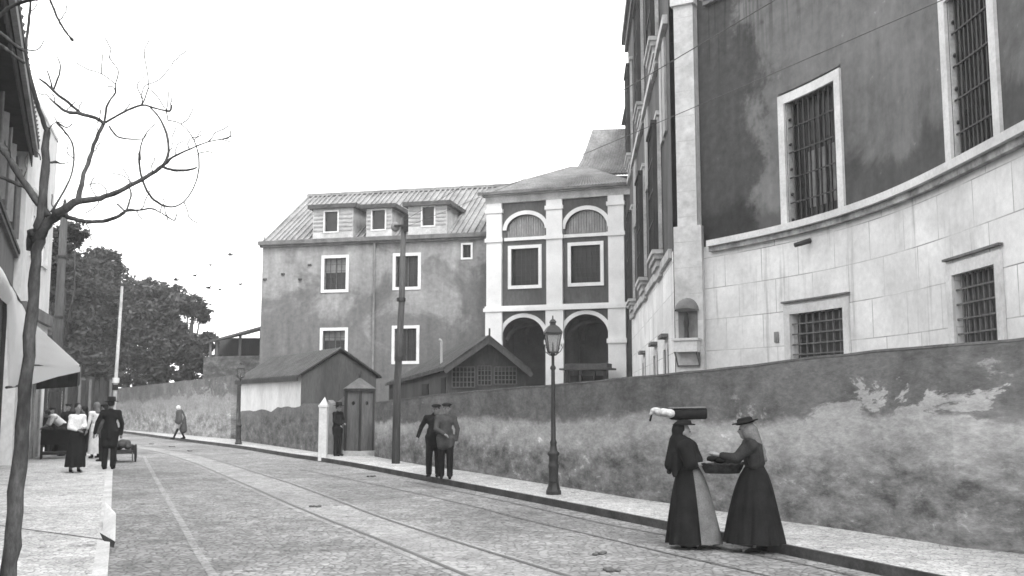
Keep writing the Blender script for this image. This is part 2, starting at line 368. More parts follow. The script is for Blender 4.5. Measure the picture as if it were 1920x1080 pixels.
# ------------------------------------------------------------------ facades: (s along the wall, z, d outwards)
class Facade:
    def __init__(s, pts, flip=False, step=None):
        s.p = [Vector((p[0], p[1])) for p in pts]; s.L = [0]
        for i in range(1, len(s.p)): s.L.append(s.L[-1]+(s.p[i]-s.p[i-1]).length)
        s.len = s.L[-1]; s.flip = flip; s.step = step
    def base(s, x):
        i = 0
        while i < len(s.p)-2 and x > s.L[i+1]: i += 1
        d = (s.p[i+1]-s.p[i]).normalized(); q = s.p[i]+d*(x-s.L[i])
        n = Vector((d.y, -d.x))
        if s.step:   # smooth normal
            def dr(j): j = max(0, min(len(s.p)-2, j)); return (s.p[j+1]-s.p[j]).normalized()
            t = (x-s.L[i])/max(1e-6, s.L[i+1]-s.L[i]); dd = dr(i)
            dd = (dr(i)*(1-abs(t-.5))+(dr(i+1) if t > .5 else dr(i-1))*abs(t-.5)).normalized(); n = Vector((dd.y, -dd.x))
        if s.flip: n = -n
        return q, n
    def P(s, x, z, d=0):
        q, n = s.base(x); return Vector((q.x+n.x*d, q.y+n.y*d, z))
    def px(s, u, v, d=0):
        r = ray(u, v); best = None; k = 160
        for i in range(-20, k+20):
            a = s.P(s.len*i/k, 0, d); b_ = s.P(s.len*(i+1)/k, 0, d)
            ex, ey = b_.x-a.x, b_.y-a.y; den = r.x*ey-r.y*ex
            if abs(den) < 1e-9: continue
            t = (a.x*ey-a.y*ex)/den; q = (a.x*r.y-a.y*r.x)/den
            if -1e-6 <= q <= 1+1e-6 and t > 0:
                sx = s.len*(i+q)/k
                if best is None or t < best[0]: best = (t, sx)
        if best is None: raise Exception('px miss %s %s' % (u, v))
        return best[1], EYE+r.z*best[0]
    def rect(s, u0, v0, u1, v1, d=0):
        vm = (v0+v1)/2; um = (u0+u1)/2
        return s.px(u0, vm, d)[0], s.px(u1, vm, d)[0], s.px(um, v1, d)[1], s.px(um, v0, d)[1]
    def cuts(s, a, b, extra=()):
        c = {round(a, 4), round(b, 4)} | {round(e, 4) for e in extra if a < e < b}
        if s.step:
            n = max(1, int((b-a)/s.step))
            c |= {round(a+(b-a)*i/n, 4) for i in range(n+1)}
        return sorted(c)
    def wall(s, mb, s0, s1, z0, z1, ops=(), depth=.3):
        sc = s.cuts(s0, s1, [x for o in ops for x in o[:2]]); zc = sorted({z0, z1} | {z for o in ops for z in o[2:4] if z0 < z < z1})
        for a, b in zip(sc, sc[1:]):
            for c, d in zip(zc, zc[1:]):
                ms, mz = (a+b)/2, (c+d)/2
                if any(o[0] < ms < o[1] and o[2] < mz < o[3] for o in ops): continue
                mb.face([s.P(a, c), s.P(b, c), s.P(b, d), s.P(a, d)], [(a, c), (b, c), (b, d), (a, d)])
        for o in ops:
            a, b, c, d = o
            mb.face([s.P(a, c), s.P(a, d), s.P(a, d, -depth), s.P(a, c, -depth)], [(a, c), (a, d), (a-depth, d), (a-depth, c)])
            mb.face([s.P(b, c), s.P(b, d), s.P(b, d, -depth), s.P(b, c, -depth)], [(b, c), (b, d), (b+depth, d), (b+depth, c)])
            for z in (c, d):
                for e, f in zip(s.cuts(a, b), s.cuts(a, b)[1:]):
                    mb.face([s.P(e, z), s.P(f, z), s.P(f, z, -depth), s.P(e, z, -depth)], [(e, z), (f, z), (f, z-depth), (e, z-depth)])
    def box(s, mb, s0, s1, z0, z1, d0, d1):
        c = s.cuts(s0, s1)
        for a, b in zip(c, c[1:]):
            for z in (z0, z1): mb.face([s.P(a, z, d0), s.P(b, z, d0), s.P(b, z, d1), s.P(a, z, d1)], [(a, z+d0), (b, z+d0), (b, z+d1), (a, z+d1)])
            for d in (d0, d1): mb.face([s.P(a, z0, d), s.P(b, z0, d), s.P(b, z1, d), s.P(a, z1, d)], [(a, z0), (b, z0), (b, z1), (a, z1)])
        for a in (s0, s1): mb.face([s.P(a, z0, d0), s.P(a, z1, d0), s.P(a, z1, d1), s.P(a, z0, d1)], [(a+d0, z0), (a+d0, z1), (a+d1, z1), (a+d1, z0)])
    def frame(s, mb, o, w, d0, d1, sill=True):
        a, b, c, d = o
        s.box(mb, a-w, b+w, d, d+w, d0, d1)
        s.box(mb, a-w, a, c, d, d0, d1); s.box(mb, b, b+w, c, d, d0, d1)
        if sill: s.box(mb, a-w, b+w, c-w, c, d0, d1)
    def arch_wall(s, mb, s0, s1, z0, z1, arches, depth=.4, n=16):
        """arches: (sa, sb, zbase, zspring, rise)"""
        cs = {s0, s1}
        for a in arches: cs |= {a[0]+(a[1]-a[0])*(1-math.cos(math.pi*i/n))/2 for i in range(n+1)}
        cs = sorted(cs)
        def zt(a, x):
            t = (x-(a[0]+a[1])/2)/((a[1]-a[0])/2); return a[3]+a[4]*math.sqrt(max(0, 1-t*t))
        for a, b in zip(cs, cs[1:]):
            m = (a+b)/2; ar = [k for k in arches if k[0] < m < k[1]]
            if not ar: mb.face([s.P(a, z0), s.P(b, z0), s.P(b, z1), s.P(a, z1)], [(a, z0), (b, z0), (b, z1), (a, z1)]); continue
            k = ar[0]; za, zb = zt(k, a), zt(k, b)
            mb.face([s.P(a, za), s.P(b, zb), s.P(b, z1), s.P(a, z1)], [(a, za), (b, zb), (b, z1), (a, z1)])
            mb.face([s.P(a, za), s.P(b, zb), s.P(b, zb, -depth), s.P(a, za, -depth)])
            if k[2] > z0+.001:
                mb.face([s.P(a, z0), s.P(b, z0), s.P(b, k[2]), s.P(a, k[2])], [(a, z0), (b, z0), (b, k[2]), (a, k[2])])
                mb.face([s.P(a, k[2]), s.P(b, k[2]), s.P(b, k[2], -depth), s.P(a, k[2], -depth)])
        for k in arches:
            for x in k[:2]: mb.face([s.P(x, k[2]), s.P(x, k[3]), s.P(x, k[3], -depth), s.P(x, k[2], -depth)])
    def arch_ring(s, mb, k, w, d0, d1, n=20, legs=True):
        cx = (k[0]+k[1])/2; ra = (k[1]-k[0])/2; rb = k[4]
        def q(t, e, d): return s.P(cx-math.cos(t)*(ra+e), k[3]+math.sin(t)*(rb+e), d)
        for i in range(n):
            a, b = math.pi*i/n, math.pi*(i+1)/n
            mb.face([q(a, 0, d1), q(b, 0, d1), q(b, w, d1), q(a, w, d1)])
            mb.face([q(a, 0, d1), q(b, 0, d1), q(b, 0, d0), q(a, 0, d0)])
            mb.face([q(a, w, d1), q(b, w, d1), q(b, w, d0), q(a, w, d0)])

# ================================================================== GROUND, ROAD, PAVEMENTS
mb = MB(); mb.face([(-150, -40, -.03), (120, -40, -.03), (120, 200, -.03), (-150, 200, -.03)]); tag(mb.build('ground', M['soil']), kind='structure')
KH = .12
rk = [(13.5, -10, 0)]+[tuple(atz(u, v)) for u, v in ((1640, 1076), (1395, 1024), (1245, 993), (1016, 945), (828, 908), (640, 871), (540, 857), (450, 841), (330, 826), (245, 814))]+[(-27, 64, 0), (-36, 78, 0)]
lk = [(4.0, -10, 0), (-.09, 0, 0)]+[tuple(atz(u, v)) for u, v in ((203, 1080), (207, 1000), (209, 940), (211, 885), (214, 862))]+[(-16.3, 40.5, 0), (-21, 50, 0), (-29, 60, 0), (-40, 72, 0)]
def resample(pts, n):
    pts = [Vector(p) for p in pts]; L = [0]
    for i in range(1, len(pts)): L.append(L[-1]+(pts[i]-pts[i-1]).length)
    res = []
    for k in range(n+1):
        x = L[-1]*k/n; i = 0
        while i < len(pts)-2 and x > L[i+1]: i += 1
        res.append(pts[i].lerp(pts[i+1], (x-L[i])/(L[i+1]-L[i])))
    return res
def smooth_pts(pts, it=2):
    pts = [Vector(p) for p in pts]
    for _ in range(it):
        q = [pts[0]]
        for a, b in zip(pts, pts[1:]): q += [a.lerp(b, .25), a.lerp(b, .75)]
        q.append(pts[-1]); pts = q
    return pts
rkS, lkS = resample(smooth_pts(rk), 90), resample(smooth_pts(lk), 90)
mb = MB()
for i in range(90): mb.face([lkS[i], rkS[i], rkS[i+1], lkS[i+1]])
tag(mb.build('road', M['road']), kind='structure')
def offs(pts, d):
    res = []
    for i, p in enumerate(pts):
        t = (pts[min(i+1, len(pts)-1)]-pts[max(i-1, 0)]); t.z = 0; t.normalize(); res.append(p+Vector((t.y, -t.x, 0))*d)
    return res
def kerbstrip(name, line, side, mat, w=.16, gap=None):
    a, b = line, offs(line, w*side); mb = MB()
    for i in range(len(a)-1):
        if gap and gap[0] < a[i].y < gap[1]: continue
        up = Vector((0, 0, KH+.004)); dn = Vector((0, 0, -.05))
        q = [a[i]+dn, a[i+1]+dn, b[i+1]+dn, b[i]+dn, a[i]+up, a[i+1]+up, b[i+1]+up, b[i]+up]
        mb.mesh(q, [(4, 5, 6, 7), (0, 1, 5, 4), (2, 3, 7, 6)])
    return tag(mb.build(name, mat), kind='structure')
kerbstrip('kerb', rkS, 1, M['kerb'], .05)
kerbstrip('kerb', lkS, -1, M['pale_kerb'], .15)
# wall feet
WB = [(1916, 1038), (1797, 1026), (1659, 1004), (1540, 987), (1467, 977), (1250, 943), (1180, 933), (969, 899), (879, 884), (810, 875), (763, 867), (702, 856)]
wb = [Vector(atz(u, v, KH)) for u, v in WB]
wb = [wb[0]+(wb[0]-wb[3])*1.4]+wb
gateR = wb[-1]; gateL = Vector(atz(597, 848, KH))
LB = [gateL]+[Vector(atz(u, v, KH)) for u, v in ((520, 838), (447, 826))]
FB = [Vector(atz(u, v, KH)) for u, v in ((432, 823), (330, 814), (232, 806))]
FB.append(FB[-1]+(FB[-1]-FB[-2])*1.5)
back = wb+LB+FB
def strip(line, other, z, mat, name):
    n = 80; a = resample(line, n); b = resample(other, n); mb = MB()
    for i in range(n): mb.face([Vector((a[i].x, a[i].y, z)), Vector((b[i].x, b[i].y, z)), Vector((b[i+1].x, b[i+1].y, z)), Vector((a[i+1].x, a[i+1].y, z))])
    return tag(mb.build(name, mat), kind='structure')
def near_fix(line, ref):   # foot line pushed 0.4 m under the wall
    return offs([Vector(p) for p in line], .5)
rin = offs(rkS, .05)
bk = near_fix(back, None)
bk = [Vector((18, -10, 0))]+bk+[Vector((-36+6, 80, 0))]
# pavement: connect by nearest matching y-order
def match(line, pts):
    res = []
    for p in line:
        best = None
        for a, b in zip(pts, pts[1:]):
            ab = (b-a).xy; t = max(0, min(1, (p.xy-a.xy).dot(ab)/max(ab.length_squared, 1e-9))); q = a.lerp(b, t)
            d = (q.xy-p.xy).length
            if best is None or d < best[0]: best = (d, q)
        res.append(best[1])
    return res
bm_ = match(rin, bk); mb = MB()
for i in range(len(rin)-1):
    q = [rin[i], bm_[i], bm_[i+1], rin[i+1]]; mb.face([Vector((p.x, p.y, KH)) for p in q])
tag(mb.build('pavement', M['walk']), kind='structure')
lin = offs(lkS, -.15); mb = MB()
far = offs(lkS, -7.5)
for i in range(len(lin)-1):
    q = [lin[i], far[i], far[i+1], lin[i+1]]; mb.face([Vector((p.x, p.y, KH)) for p in q])
tag(mb.build('pavement', M['walk']), kind='structure')
# paving joints across the left pavement
mb = MB()
for a, b in (((-10, 984), (198, 1012)), ((-10, 908), (60, 911))):
    pa, pb = atz(a[0], a[1], KH+.004), atz(b[0], b[1], KH+.004); d = (pb-pa).normalized(); n_ = Vector((-d.y, d.x, 0))*.018
    mb.face([pa-n_, pb-n_, pb+n_, pa+n_])
tag(mb.build('paving_joint', M['kerb']), kind='structure')
# tram rails
def line_strip(mb, pxs, wd, z, s=0.0):
    pts = [Vector(atz(u, v)) for u, v in pxs]
    d0 = (pts[-1]-pts[-2]); pts.append(pts[-1]+d0*6.0 if d0.length < 2 else pts[-1]+d0.normalized()*12)
    pts = resample(smooth_pts(pts, 2), 90); a, b = offs(pts, s-wd/2), offs(pts, s+wd/2)
    for i in range(90): mb.face([a[i]+Vector((0, 0, z)), b[i]+Vector((0, 0, z)), b[i+1]+Vector((0, 0, z)), a[i+1]+Vector((0, 0, z))])
L1 = [(248, 834), (300, 840), (380, 856), (424, 868), (465, 882), (537, 904), (620, 934), (706, 969), (875, 1023), (1062, 1080)]
L2 = [(248, 840), (290, 846), (360, 866), (412, 889), (484, 919), (537, 943), (608, 973), (706, 1010), (875, 1080)]
LA = [(270, 856), (279, 874), (313, 935), (344, 986), (368, 1032), (400, 1080)]
R1 = [(560, 880), (700, 908), (820, 934), (917, 957), (982, 975), (1141, 1011), (1237, 1035), (1312, 1052), (1436, 1080)]
R2 = [(760, 902), (900, 930), (1055, 965), (1141, 985), (1251, 1004), (1395, 1038), (1484, 1054), (1553, 1070)]
mb = MB()
p1 = resample(smooth_pts([atz(*q) for q in L1]+[atz(1062, 1080)+(atz(1062, 1080)-atz(875, 1023))*3]), 90)
p2 = resample(smooth_pts([atz(*q) for q in L2]+[atz(875, 1080)+(atz(875, 1080)-atz(706, 1010))*3]), 90)
q1, q2 = offs(p1, -.10), offs(p2, .14)
for i in range(90):
    mb.face([q1[i]+Vector((0, 0, .004)), q2[i]+Vector((0, 0, .004)), q2[i+1]+Vector((0, 0, .004)), q1[i+1]+Vector((0, 0, .004))])
line_strip(mb, LA, .10, .004)
tag(mb.build('rail_bed', M['bed']), kind='structure')
mb = MB()
tk = thing('tram_track', 'steel rails of the tram track set in the middle of the road', 'tram track')
for L_ in (L1, L2): mb = MB(); line_strip(mb, L_, .065, .010); mb.build('rail', M['rail'], tk)
mb = MB()
tk = thing('tram_track', 'thin worn tram rails running close beside the right kerb', 'tram track')
for L_ in (R1, R2): mb = MB(); line_strip(mb, L_, .03, .010); mb.build('rail', M['rail'], tk)

# ================================================================== STREET WALLS
def street_wall(name, foot, toptab, mat, label, thick=.38, cope=True, step=.5):
    root = thing(name, label, 'wall', foot[0]*1.0)
    inv = -foot[0]
    pts = [foot[0]]
    for a, b in zip(foot, foot[1:]):
        n = max(1, int((b-a).length/step)); pts += [a.lerp(b, (k+1)/n) for k in range(n)]
    bk_ = offs(pts, thick); mb = MB(); L = 0; Ls = [0]
    for a, b in zip(pts, pts[1:]): Ls.append(Ls[-1]+(b-a).length)
    zs = [top_z(p.x, p.y, toptab)+.022*mnoise.noise(Vector((p.x*.8, p.y*.8, 0)))+.02*mnoise.noise(Vector((p.x*3, p.y*3, 4))) for p in pts]
    def V(p, z): return Vector((p.x, p.y, z))+Vector((inv.x, inv.y, 0))
    rows = 4
    root.location = (foot[0].x, foot[0].y, 0)
    for i in range(len(pts)-1):
        for line, d in ((pts, 0), (bk_, 1)):
            for r_ in range(rows):
                a0, a1 = r_/rows, (r_+1)/rows
                def W(p, j, t): 
                    q = V(p, 0); q.z = -.05+(zs[j]+.05)*t; off_ = mnoise.noise(Vector((p.x*.7, p.y*.7, t*2.2)))*.02*(1 if 0 < t < 1 else 0)
                    return q+Vector((off_, off_*.5, 0))
                mb.face([W(line[i], i, a0), W(line[i+1], i+1, a0), W(line[i+1], i+1, a1), W(line[i], i, a1)],
                        [(Ls[i], a0), (Ls[i+1], a0), (Ls[i+1], a1), (Ls[i], a1)])
        mb.face([V(pts[i], zs[i]), V(pts[i+1], zs[i+1]), V(bk_[i+1], zs[i+1]), V(bk_[i], zs[i])], [(Ls[i], .98)]*4)
    for j in (0, -1):
        mb.face([V(pts[j], -.05), V(bk_[j], -.05), V(bk_[j], zs[j]), V(pts[j], zs[j])], [(0, 0), (.3, 0), (.3, 1), (0, 1)])
    mb.build('wall_face', mat, root)
    if cope:
        c = MB()
        o1, o2 = offs(pts, -.008), offs(pts, thick+.01)
        for i in range(len(pts)-1):
            q = []
            for z in (.003, .035):
                q += [V(o1[i], zs[i]+z), V(o1[i+1], zs[i+1]+z), V(o2[i+1], zs[i+1]+z), V(o2[i], zs[i]+z)]
            c.mesh(q, [(0, 1, 2, 3), (4, 5, 6, 7), (0, 1, 5, 4), (2, 3, 7, 6)]+([(0, 3, 7, 4)] if i == 0 else [])+([(1, 2, 6, 5)] if i == len(pts)-2 else []))
        c.build('coping', M['facade_dim'], root)
    return root

TT = [(700, 756), (856, 738), (1025, 725), (1174, 711), (1300, 699), (1600, 667), (1760, 651), (1920, 638), (2200, 612)]
street_wall('street_wall', wb, TT, M['street_wall'], 'long stained plaster wall beside the pavement behind the two women')
street_wall('far_street_wall'.replace('far_', ''), FB, [(190, 732), (232, 728), (430, 706)], M['far_wall'], 'pale stained wall under the dense trees, curving away with the road')

# shed wall and shed beside it
tl = [(447, 722), (558, 699), (562, 757), (597, 757)]
def shed_one():
    root = thing('shed', 'low gabled shed with a whitewashed side wall left of the sentry box', 'shed', (LB[0].x, LB[0].y, 0))
    o = Vector((LB[0].x, LB[0].y, 0))
    A, B = LB[0], LB[2]
    d = (B-A); d.z = 0; Ltot = d.length; d.normalize(); n_ = Vector((d.y, -d.x, 0))   # n_ away from the street
    f = Facade([A, B], flip=False)
    sA = f.px(563, 780)[0]; zE = f.px(567, 698)[1]; zE2 = f.px(447, 716)[1]
    zE = (zE+zE2)/2
    lowz = f.px(580, 757)[1]
    def Q(s, k, z): return A.xy.to_3d()*1.0-o+d*s+n_*k+Vector((0, 0, z))
    # stained lower wall
    mb = MB(); ns = 24
    def nb(s): return 1.72+.22*mnoise.noise(Vector((s*.9, 3, 0)))+.12*mnoise.noise(Vector((s*3, 3, 0)))-.09*s*.35
    for i in range(ns):
        a, b = Ltot*i/ns, Ltot*(i+1)/ns
        ta = lowz if a < sA-.01 else max(1.05, nb(a)); tb = lowz if b < sA-.01 else max(1.05, nb(b))
        mb.face([Q(a, 0, -.05), Q(b, 0, -.05), Q(b, 0, tb), Q(a, 0, ta)], [(a, 0), (b, 0), (b, .62), (a, .62)])
        if a < sA: mb.face([Q(a, 0, ta), Q(b, 0, tb), Q(b, .35, tb), Q(a, .35, ta)], [(a, .6)]*4)
    mb.face([Q(0, 0, -.05), Q(0, .35, -.05), Q(0, .35, lowz), Q(0, 0, lowz)], [(0, 0), (.3, 0), (.3, .6), (0, .6)])
    mb.build('stained_wall', M['shed_wall'], root)
    mb = MB()
    for i in range(ns):
        a, b = lerp(sA, Ltot, i/ns), lerp(sA, Ltot, (i+1)/ns)
        mb.face([Q(a, .006, max(1.0, nb(a)-.3)), Q(b, .006, max(1.0, nb(b)-.3)), Q(b, .006, zE), Q(a, .006, zE)])
    mb.build('whitewashed_wall', M['pale_plaster'], root)
    W_ = 2.9; ap = EYE+ray(637, 657).z*((A+d*sA+n_*W_/2).y/ray(637, 657).y)
    mb = MB()
    mb.face([Q(sA, .0, lowz*.6), Q(sA, W_, lowz*.6), Q(sA, W_, zE), Q(sA, W_/2, ap-.06), Q(sA, .0, zE)])
    mb.face([Q(Ltot, .0, 0), Q(Ltot, W_, 0), Q(Ltot, W_, zE), Q(Ltot, W_/2, ap-.06), Q(Ltot, .0, zE)])
    mb.face([Q(sA, W_, 0), Q(Ltot, W_, 0), Q(Ltot, W_, zE), Q(sA, W_, zE)])
    mb.face([Q(sA, 0, lowz*.6), Q(sA, W_, lowz*.6), Q(sA, W_, 0), Q(sA, 0, 0)])
    for k in (.9, 1.45, 2.2): mb.obox(Q(sA-.03, k, lowz*.6), d*.03, n_*.05, (0, 0, 1.4 if k == 1.45 else 1.0))
    mb.build('gable_wall', M['shed_wood'], root)
    mb = MB(); s0, s1 = sA-.14, Ltot+.2
    dr = (ap-zE)/(W_/2)
    for (k0, k1, z0, z1) in ((-.18, W_/2, zE-.18*dr+.03, ap+.03), (W_+.18, W_/2, zE-.18*dr+.03, ap+.03)):
        m_ = 26
        for i in range(m_):
            a, b = lerp(s0, s1, i/m_), lerp(s0, s1, (i+.62)/m_)
            v0 = Q(a, k0, z0); mb.obox(v0, d*(b-a), Q(a, k1, z1)-v0, (0, 0, .085))
        v0 = Q(s0, k0, z0); mb.obox(v0, d*(s1-s0), Q(s0, k1, z1)-v0, (0, 0, .05))
    mb.build('roof', M['shed_tile'], root)
    mb = MB(); mb.obox(Q(s0, -.20, zE-.22), d*(s1-s0), n_*.04, (0, 0, .16)); mb.build('gutter', M['dark_wood'], root)
    mb = MB(); mb.obox(Q(Ltot-.02, -.05, 0), d*.35, n_*.35, (0, 0, zE-.05)); mb.build('corner_post', M['shed_wall'], root)
shed_one()
def shed_two():
    root = thing('shed', 'wooden shed with lattice gable below the white arcade', 'shed', (at(915, 700, 33).x, 33, 0))
    o = root.location.copy()
    R0 = at(915, 634, 33); E0 = at(832, 692, 33.2); F0 = at(994, 699, 33.2)
    zr = R0.z; R1 = atz(858, 651, zr); 
    if R1.y > 44: R1 = Vector((R0.x-.2*9, 42, zr))
    E1 = at(722, 722, 46); 
    F1 = Vector((F0.x-2.0, 46, E1.z)); zE = E0.z
    mb = MB()
    def roofpanel(a, b, c, e, m=24):
        for i in range(m):
            t0, t1 = i/m, (i+.6)/m
            q = [a.lerp(b, t0), a.lerp(b, t1), e.lerp(c, t1), e.lerp(c, t0)]
            mb.mesh([p-o for p in q]+[p-o+Vector((0, 0, .09)) for p in q], [(0, 1, 2, 3), (4, 5, 6, 7), (0, 1, 5, 4), (1, 2, 6, 5), (2, 3, 7, 6), (3, 0, 4, 7)])
        q = [a, b, c, e]; mb.mesh([p-o-Vector((0, 0, .05)) for p in q]+[p-o+Vector((0, 0, .05)) for p in q], [(0, 1, 2, 3), (4, 5, 6, 7), (0, 1, 5, 4), (1, 2, 6, 5), (2, 3, 7, 6), (3, 0, 4, 7)])
    fo = Vector((.05, -.35, 0))
    roofpanel(E0+fo, E1, R1, R0+fo); roofpanel(F0+fo, F1, R1, R0+fo)
    mb.face([p-o for p in (E1, F1, R1)])
    mb.build('roof', M['shed_tile'], root)
    mb = MB()
    for a, b in ((E0, R0), (F0, R0)): mb.beam(a-o+fo*1.12-Vector((0, 0, .1)), b-o+fo*1.12-Vector((0, 0, .1)), .05, .16)
    mb.beam(R0-o+fo*1.2-Vector((0, 0, .28)), R0-o+fo*1.2+Vector((0, 0, .3)), .06, .06, up=(0, 1, 0))
    mb.build('bargeboard', M['shed_wood'], root)
    Ei, Fi = E0+Vector((.12, 0, -.06)), F0+Vector((-.14, 0, -.06)); zb = 0
    Ej = E1+Vector((.2, -.2, 0))
    mb = MB()
    mb.face([Vector((Ei.x, Ei.y, zb))-o, Vector((Fi.x, Fi.y, zb))-o, Fi-o, R0-Vector((0, 0, .12))-o, Ei-o])
    mb.face([Vector((Ei.x, Ei.y, zb))-o, Vector((Ej.x, Ej.y, zb))-o, Ej-o, Ei-o])
    mb.face([Vector((Fi.x, Fi.y, zb))-o, Vector((F1.x-.1, F1.y-.2, zb))-o, Vector((F1.x-.1, F1.y-.2, F1.z))-o, Fi-o])
    mb.build('wall', M['shed_wood'], root)
    f = Facade([Ei, Fi]); 
    lw = MB(); a, b, c, d = f.rect(847, 690, 903, 728)
    for (u0, v0, u1, v1) in ((848, 688, 890, 726), (896, 686, 921, 722), (927, 688, 968, 720)):
        a, b, c, d = f.rect(u0, v0, u1, v1); d = min(d, 3.05)
        w_ = MB(); f.box(w_, a, b, c, d, .004, .02)
        pane = MB(); pane.v = [p-o for p in w_.v]; pane.f = w_.f; pane.uv = w_.uv
        wo = pane.build('lattice_window', M['soffit'], root)
        w_ = MB(); n = int((b-a)/.11)
        for i in range(n+1): x = lerp(a, b, i/n); f.box(w_, x-.016, x+.016, c, d, .022, .045)
        for i in range(5): z = lerp(c, d, i/4); f.box(w_, a, b, z-.014, z+.014, .046, .06)
        l = MB(); l.v = [p-o for p in w_.v]; l.f = w_.f; l.uv = w_.uv; l.build('lattice', M['shutter'], wo)
    fs = Facade([Ej, Ei])
    for (u0, v0, u1, v1) in ((732, 726, 740, 748), (792, 720, 804, 740), (828, 708, 836, 738)):
        a, b, c, d = fs.rect(u0, v0, u1, v1); w_ = MB(); fs.box(w_, a, b, c, d, .01, .03)
        l = MB(); l.v = [p-o for p in w_.v]; l.f = w_.f; l.uv = w_.uv; l.build('window', M['soffit'], root)
    p = at(828, 690, 35)
    mb = MB(); mb.tube([p-o+Vector((0, 0, -.2)), at(828, 640, 35)-o], .05, 8); mb.tube([at(828, 640, 35)-o, at(823, 636, 35)-o], .05, 8); mb.build('vent_pipe', M['zinc'], root)
shed_two()

# gate pillar, curved gate wing
p = Vector(atz(605, 858, KH)); rt = thing('gate_pillar', 'white painted gate pillar with a pointed top beside the sentry box', 'pillar', p)
mb = MB(); s_ = .125; mb.box(-s_, s_, -s_, s_, -.1, 1.56); mb.build('shaft', M['limestone'], rt, bevel=.01)
mb = MB(); mb.box(-.145, .145, -.145, .145, 1.56, 1.63); mb.mesh([(-.12, -.12, 1.63), (.12, -.12, 1.63), (.12, .12, 1.63), (-.12, .12, 1.63), (0.03, 0, 1.88)], [(0, 1, 4), (1, 2, 4), (2, 3, 4), (3, 0, 4)]); mb.build('cap', M['limestone'], rt)
p0 = atz(613, 852, KH); p1 = atz(652, 852, KH)
mb = MB(); n = 14; pts = []
for i in range(n+1):
    t = i/n; z = 1.78+.42*t**2.2+(.12*(1-t*6) if t < .16 else 0); q = Vector(p0).lerp(Vector(p1), t); pts.append((q, z))
for (a, za), (b, zb) in zip(pts, pts[1:]):
    b4 = [Vector((a.x, a.y, 0)), Vector((b.x, b.y, 0)), Vector((b.x, b.y, zb)), Vector((a.x, a.y, za))]
    k4 = [q+Vector((.12, .25, 0)) for q in b4]; mb.mesh(b4+k4, [(0, 1, 2, 3), (4, 5, 6, 7), (2, 3, 7, 6)]+([(0, 3, 7, 4)] if a is pts[0][0] else []))
tag(mb.build('gate_wing_wall', M['facade_grey']), 'short plaster wing wall with a swept top beside the white gate pillar', 'wall')

# sentry box
p = Vector(atz(672, 853, KH)); rt = thing('sentry_box', 'wooden sentry box with round peepholes and a pointed roof', 'sentry box', p, R(12))
hexa = [(.50*math.cos(R(a)), .50*math.sin(R(a))) for a in (-90, -30, 30, 90, 150, 210)]
mb = MB(); mb.prism([(x*1.15, y*1.15, 0) for x, y in hexa], (0, 0, .15)); mb.build('plinth', M['old_limestone'], rt)
for i in range(6):
    a, b = Vector((*hexa[i], 0)), Vector((*hexa[(i+1) % 6], 0)); d = (b-a).normalized(); L = (b-a).length; n_ = Vector((d.y, -d.x, 0))
    if i in (5, 0, 1, 2, 3, 4):
        mb = MB(); hc = Vector((L/2, 1.68)); hr = .06
        # board panel with a round hole
        K = 20; rim = [(hc.x+hr*math.cos(2*math.pi*k/K), hc.y+hr*math.sin(2*math.pi*k/K)) for k in range(K)]
        def outer(x, y):
            dx, dy = x-hc.x, y-hc.y; t = 1e9
            if dx > 1e-9: t = min(t, (L-hc.x)/dx)
            if dx < -1e-9: t = min(t, -hc.x/dx)
            if dy > 1e-9: t = min(t, (2.05-hc.y)/dy)
            if dy < -1e-9: t = min(t, (.15-hc.y)/dy)
            return hc.x+dx*t, hc.y+dy*t
        def Pq(x, z, q=0): return a+d*x+n_*q+Vector((0, 0, z))
        corners = [(0, .15), (L, .15), (L, 2.05), (0, 2.05)]
        for k in range(K):
            r0, r1 = rim[k], rim[(k+1) % K]; o0, o1 = outer(*r0), outer(*r1)
            poly = [r0, r1, o1]
            if abs(o0[0]-o1[0]) > 1e-6 and abs(o0[1]-o1[1]) > 1e-6:
                cx = [c for c in corners if (abs(c[0]-o0[0]) < 1e-6 or abs(c[1]-o0[1]) < 1e-6) and (abs(c[0]-o1[0]) < 1e-6 or abs(c[1]-o1[1]) < 1e-6)]
                if cx: poly.append(cx[0])
            poly.append(o0); mb.face([Pq(*q) for q in poly])
        for x in (L*.33, L*.66): mb.obox(Pq(x-.006, .2, 0), d*.012, n_*.006, (0, 0, 1.2))
        mb.build('board_panel', M['grey_wood'] if i != 1 else M['shutter'], rt)
    mb = MB(); mb.obox(a-d*.035-n_*.01+Vector((0, 0, .15)), d*.07, n_*.05, (0, 0, 1.92)); mb.build('corner_board', M['dark_wood'], rt)
mb = MB(); mb.prism([(x*1.16, y*1.16, 2.06) for x, y in hexa], (0, 0, .09)); mb.build('cornice', M['dark_wood'], rt)
mb = MB(); mb.mesh([(x*1.2, y*1.2, 2.15) for x, y in hexa]+[(0, 0, 2.52)], [(i, (i+1) % 6, 6) for i in range(6)]+[(5, 4, 3, 2, 1, 0)]); ro = mb.build('roof', M['grey_wood'], rt)
mb = MB(); mb.lathe((0, 0, 2.5), [(.02, 0), (.05, .03), (.03, .08), (.055, .12), (.02, .19), (.005, .24)], 10); mb.build('finial', M['iron'], ro, smooth=True)

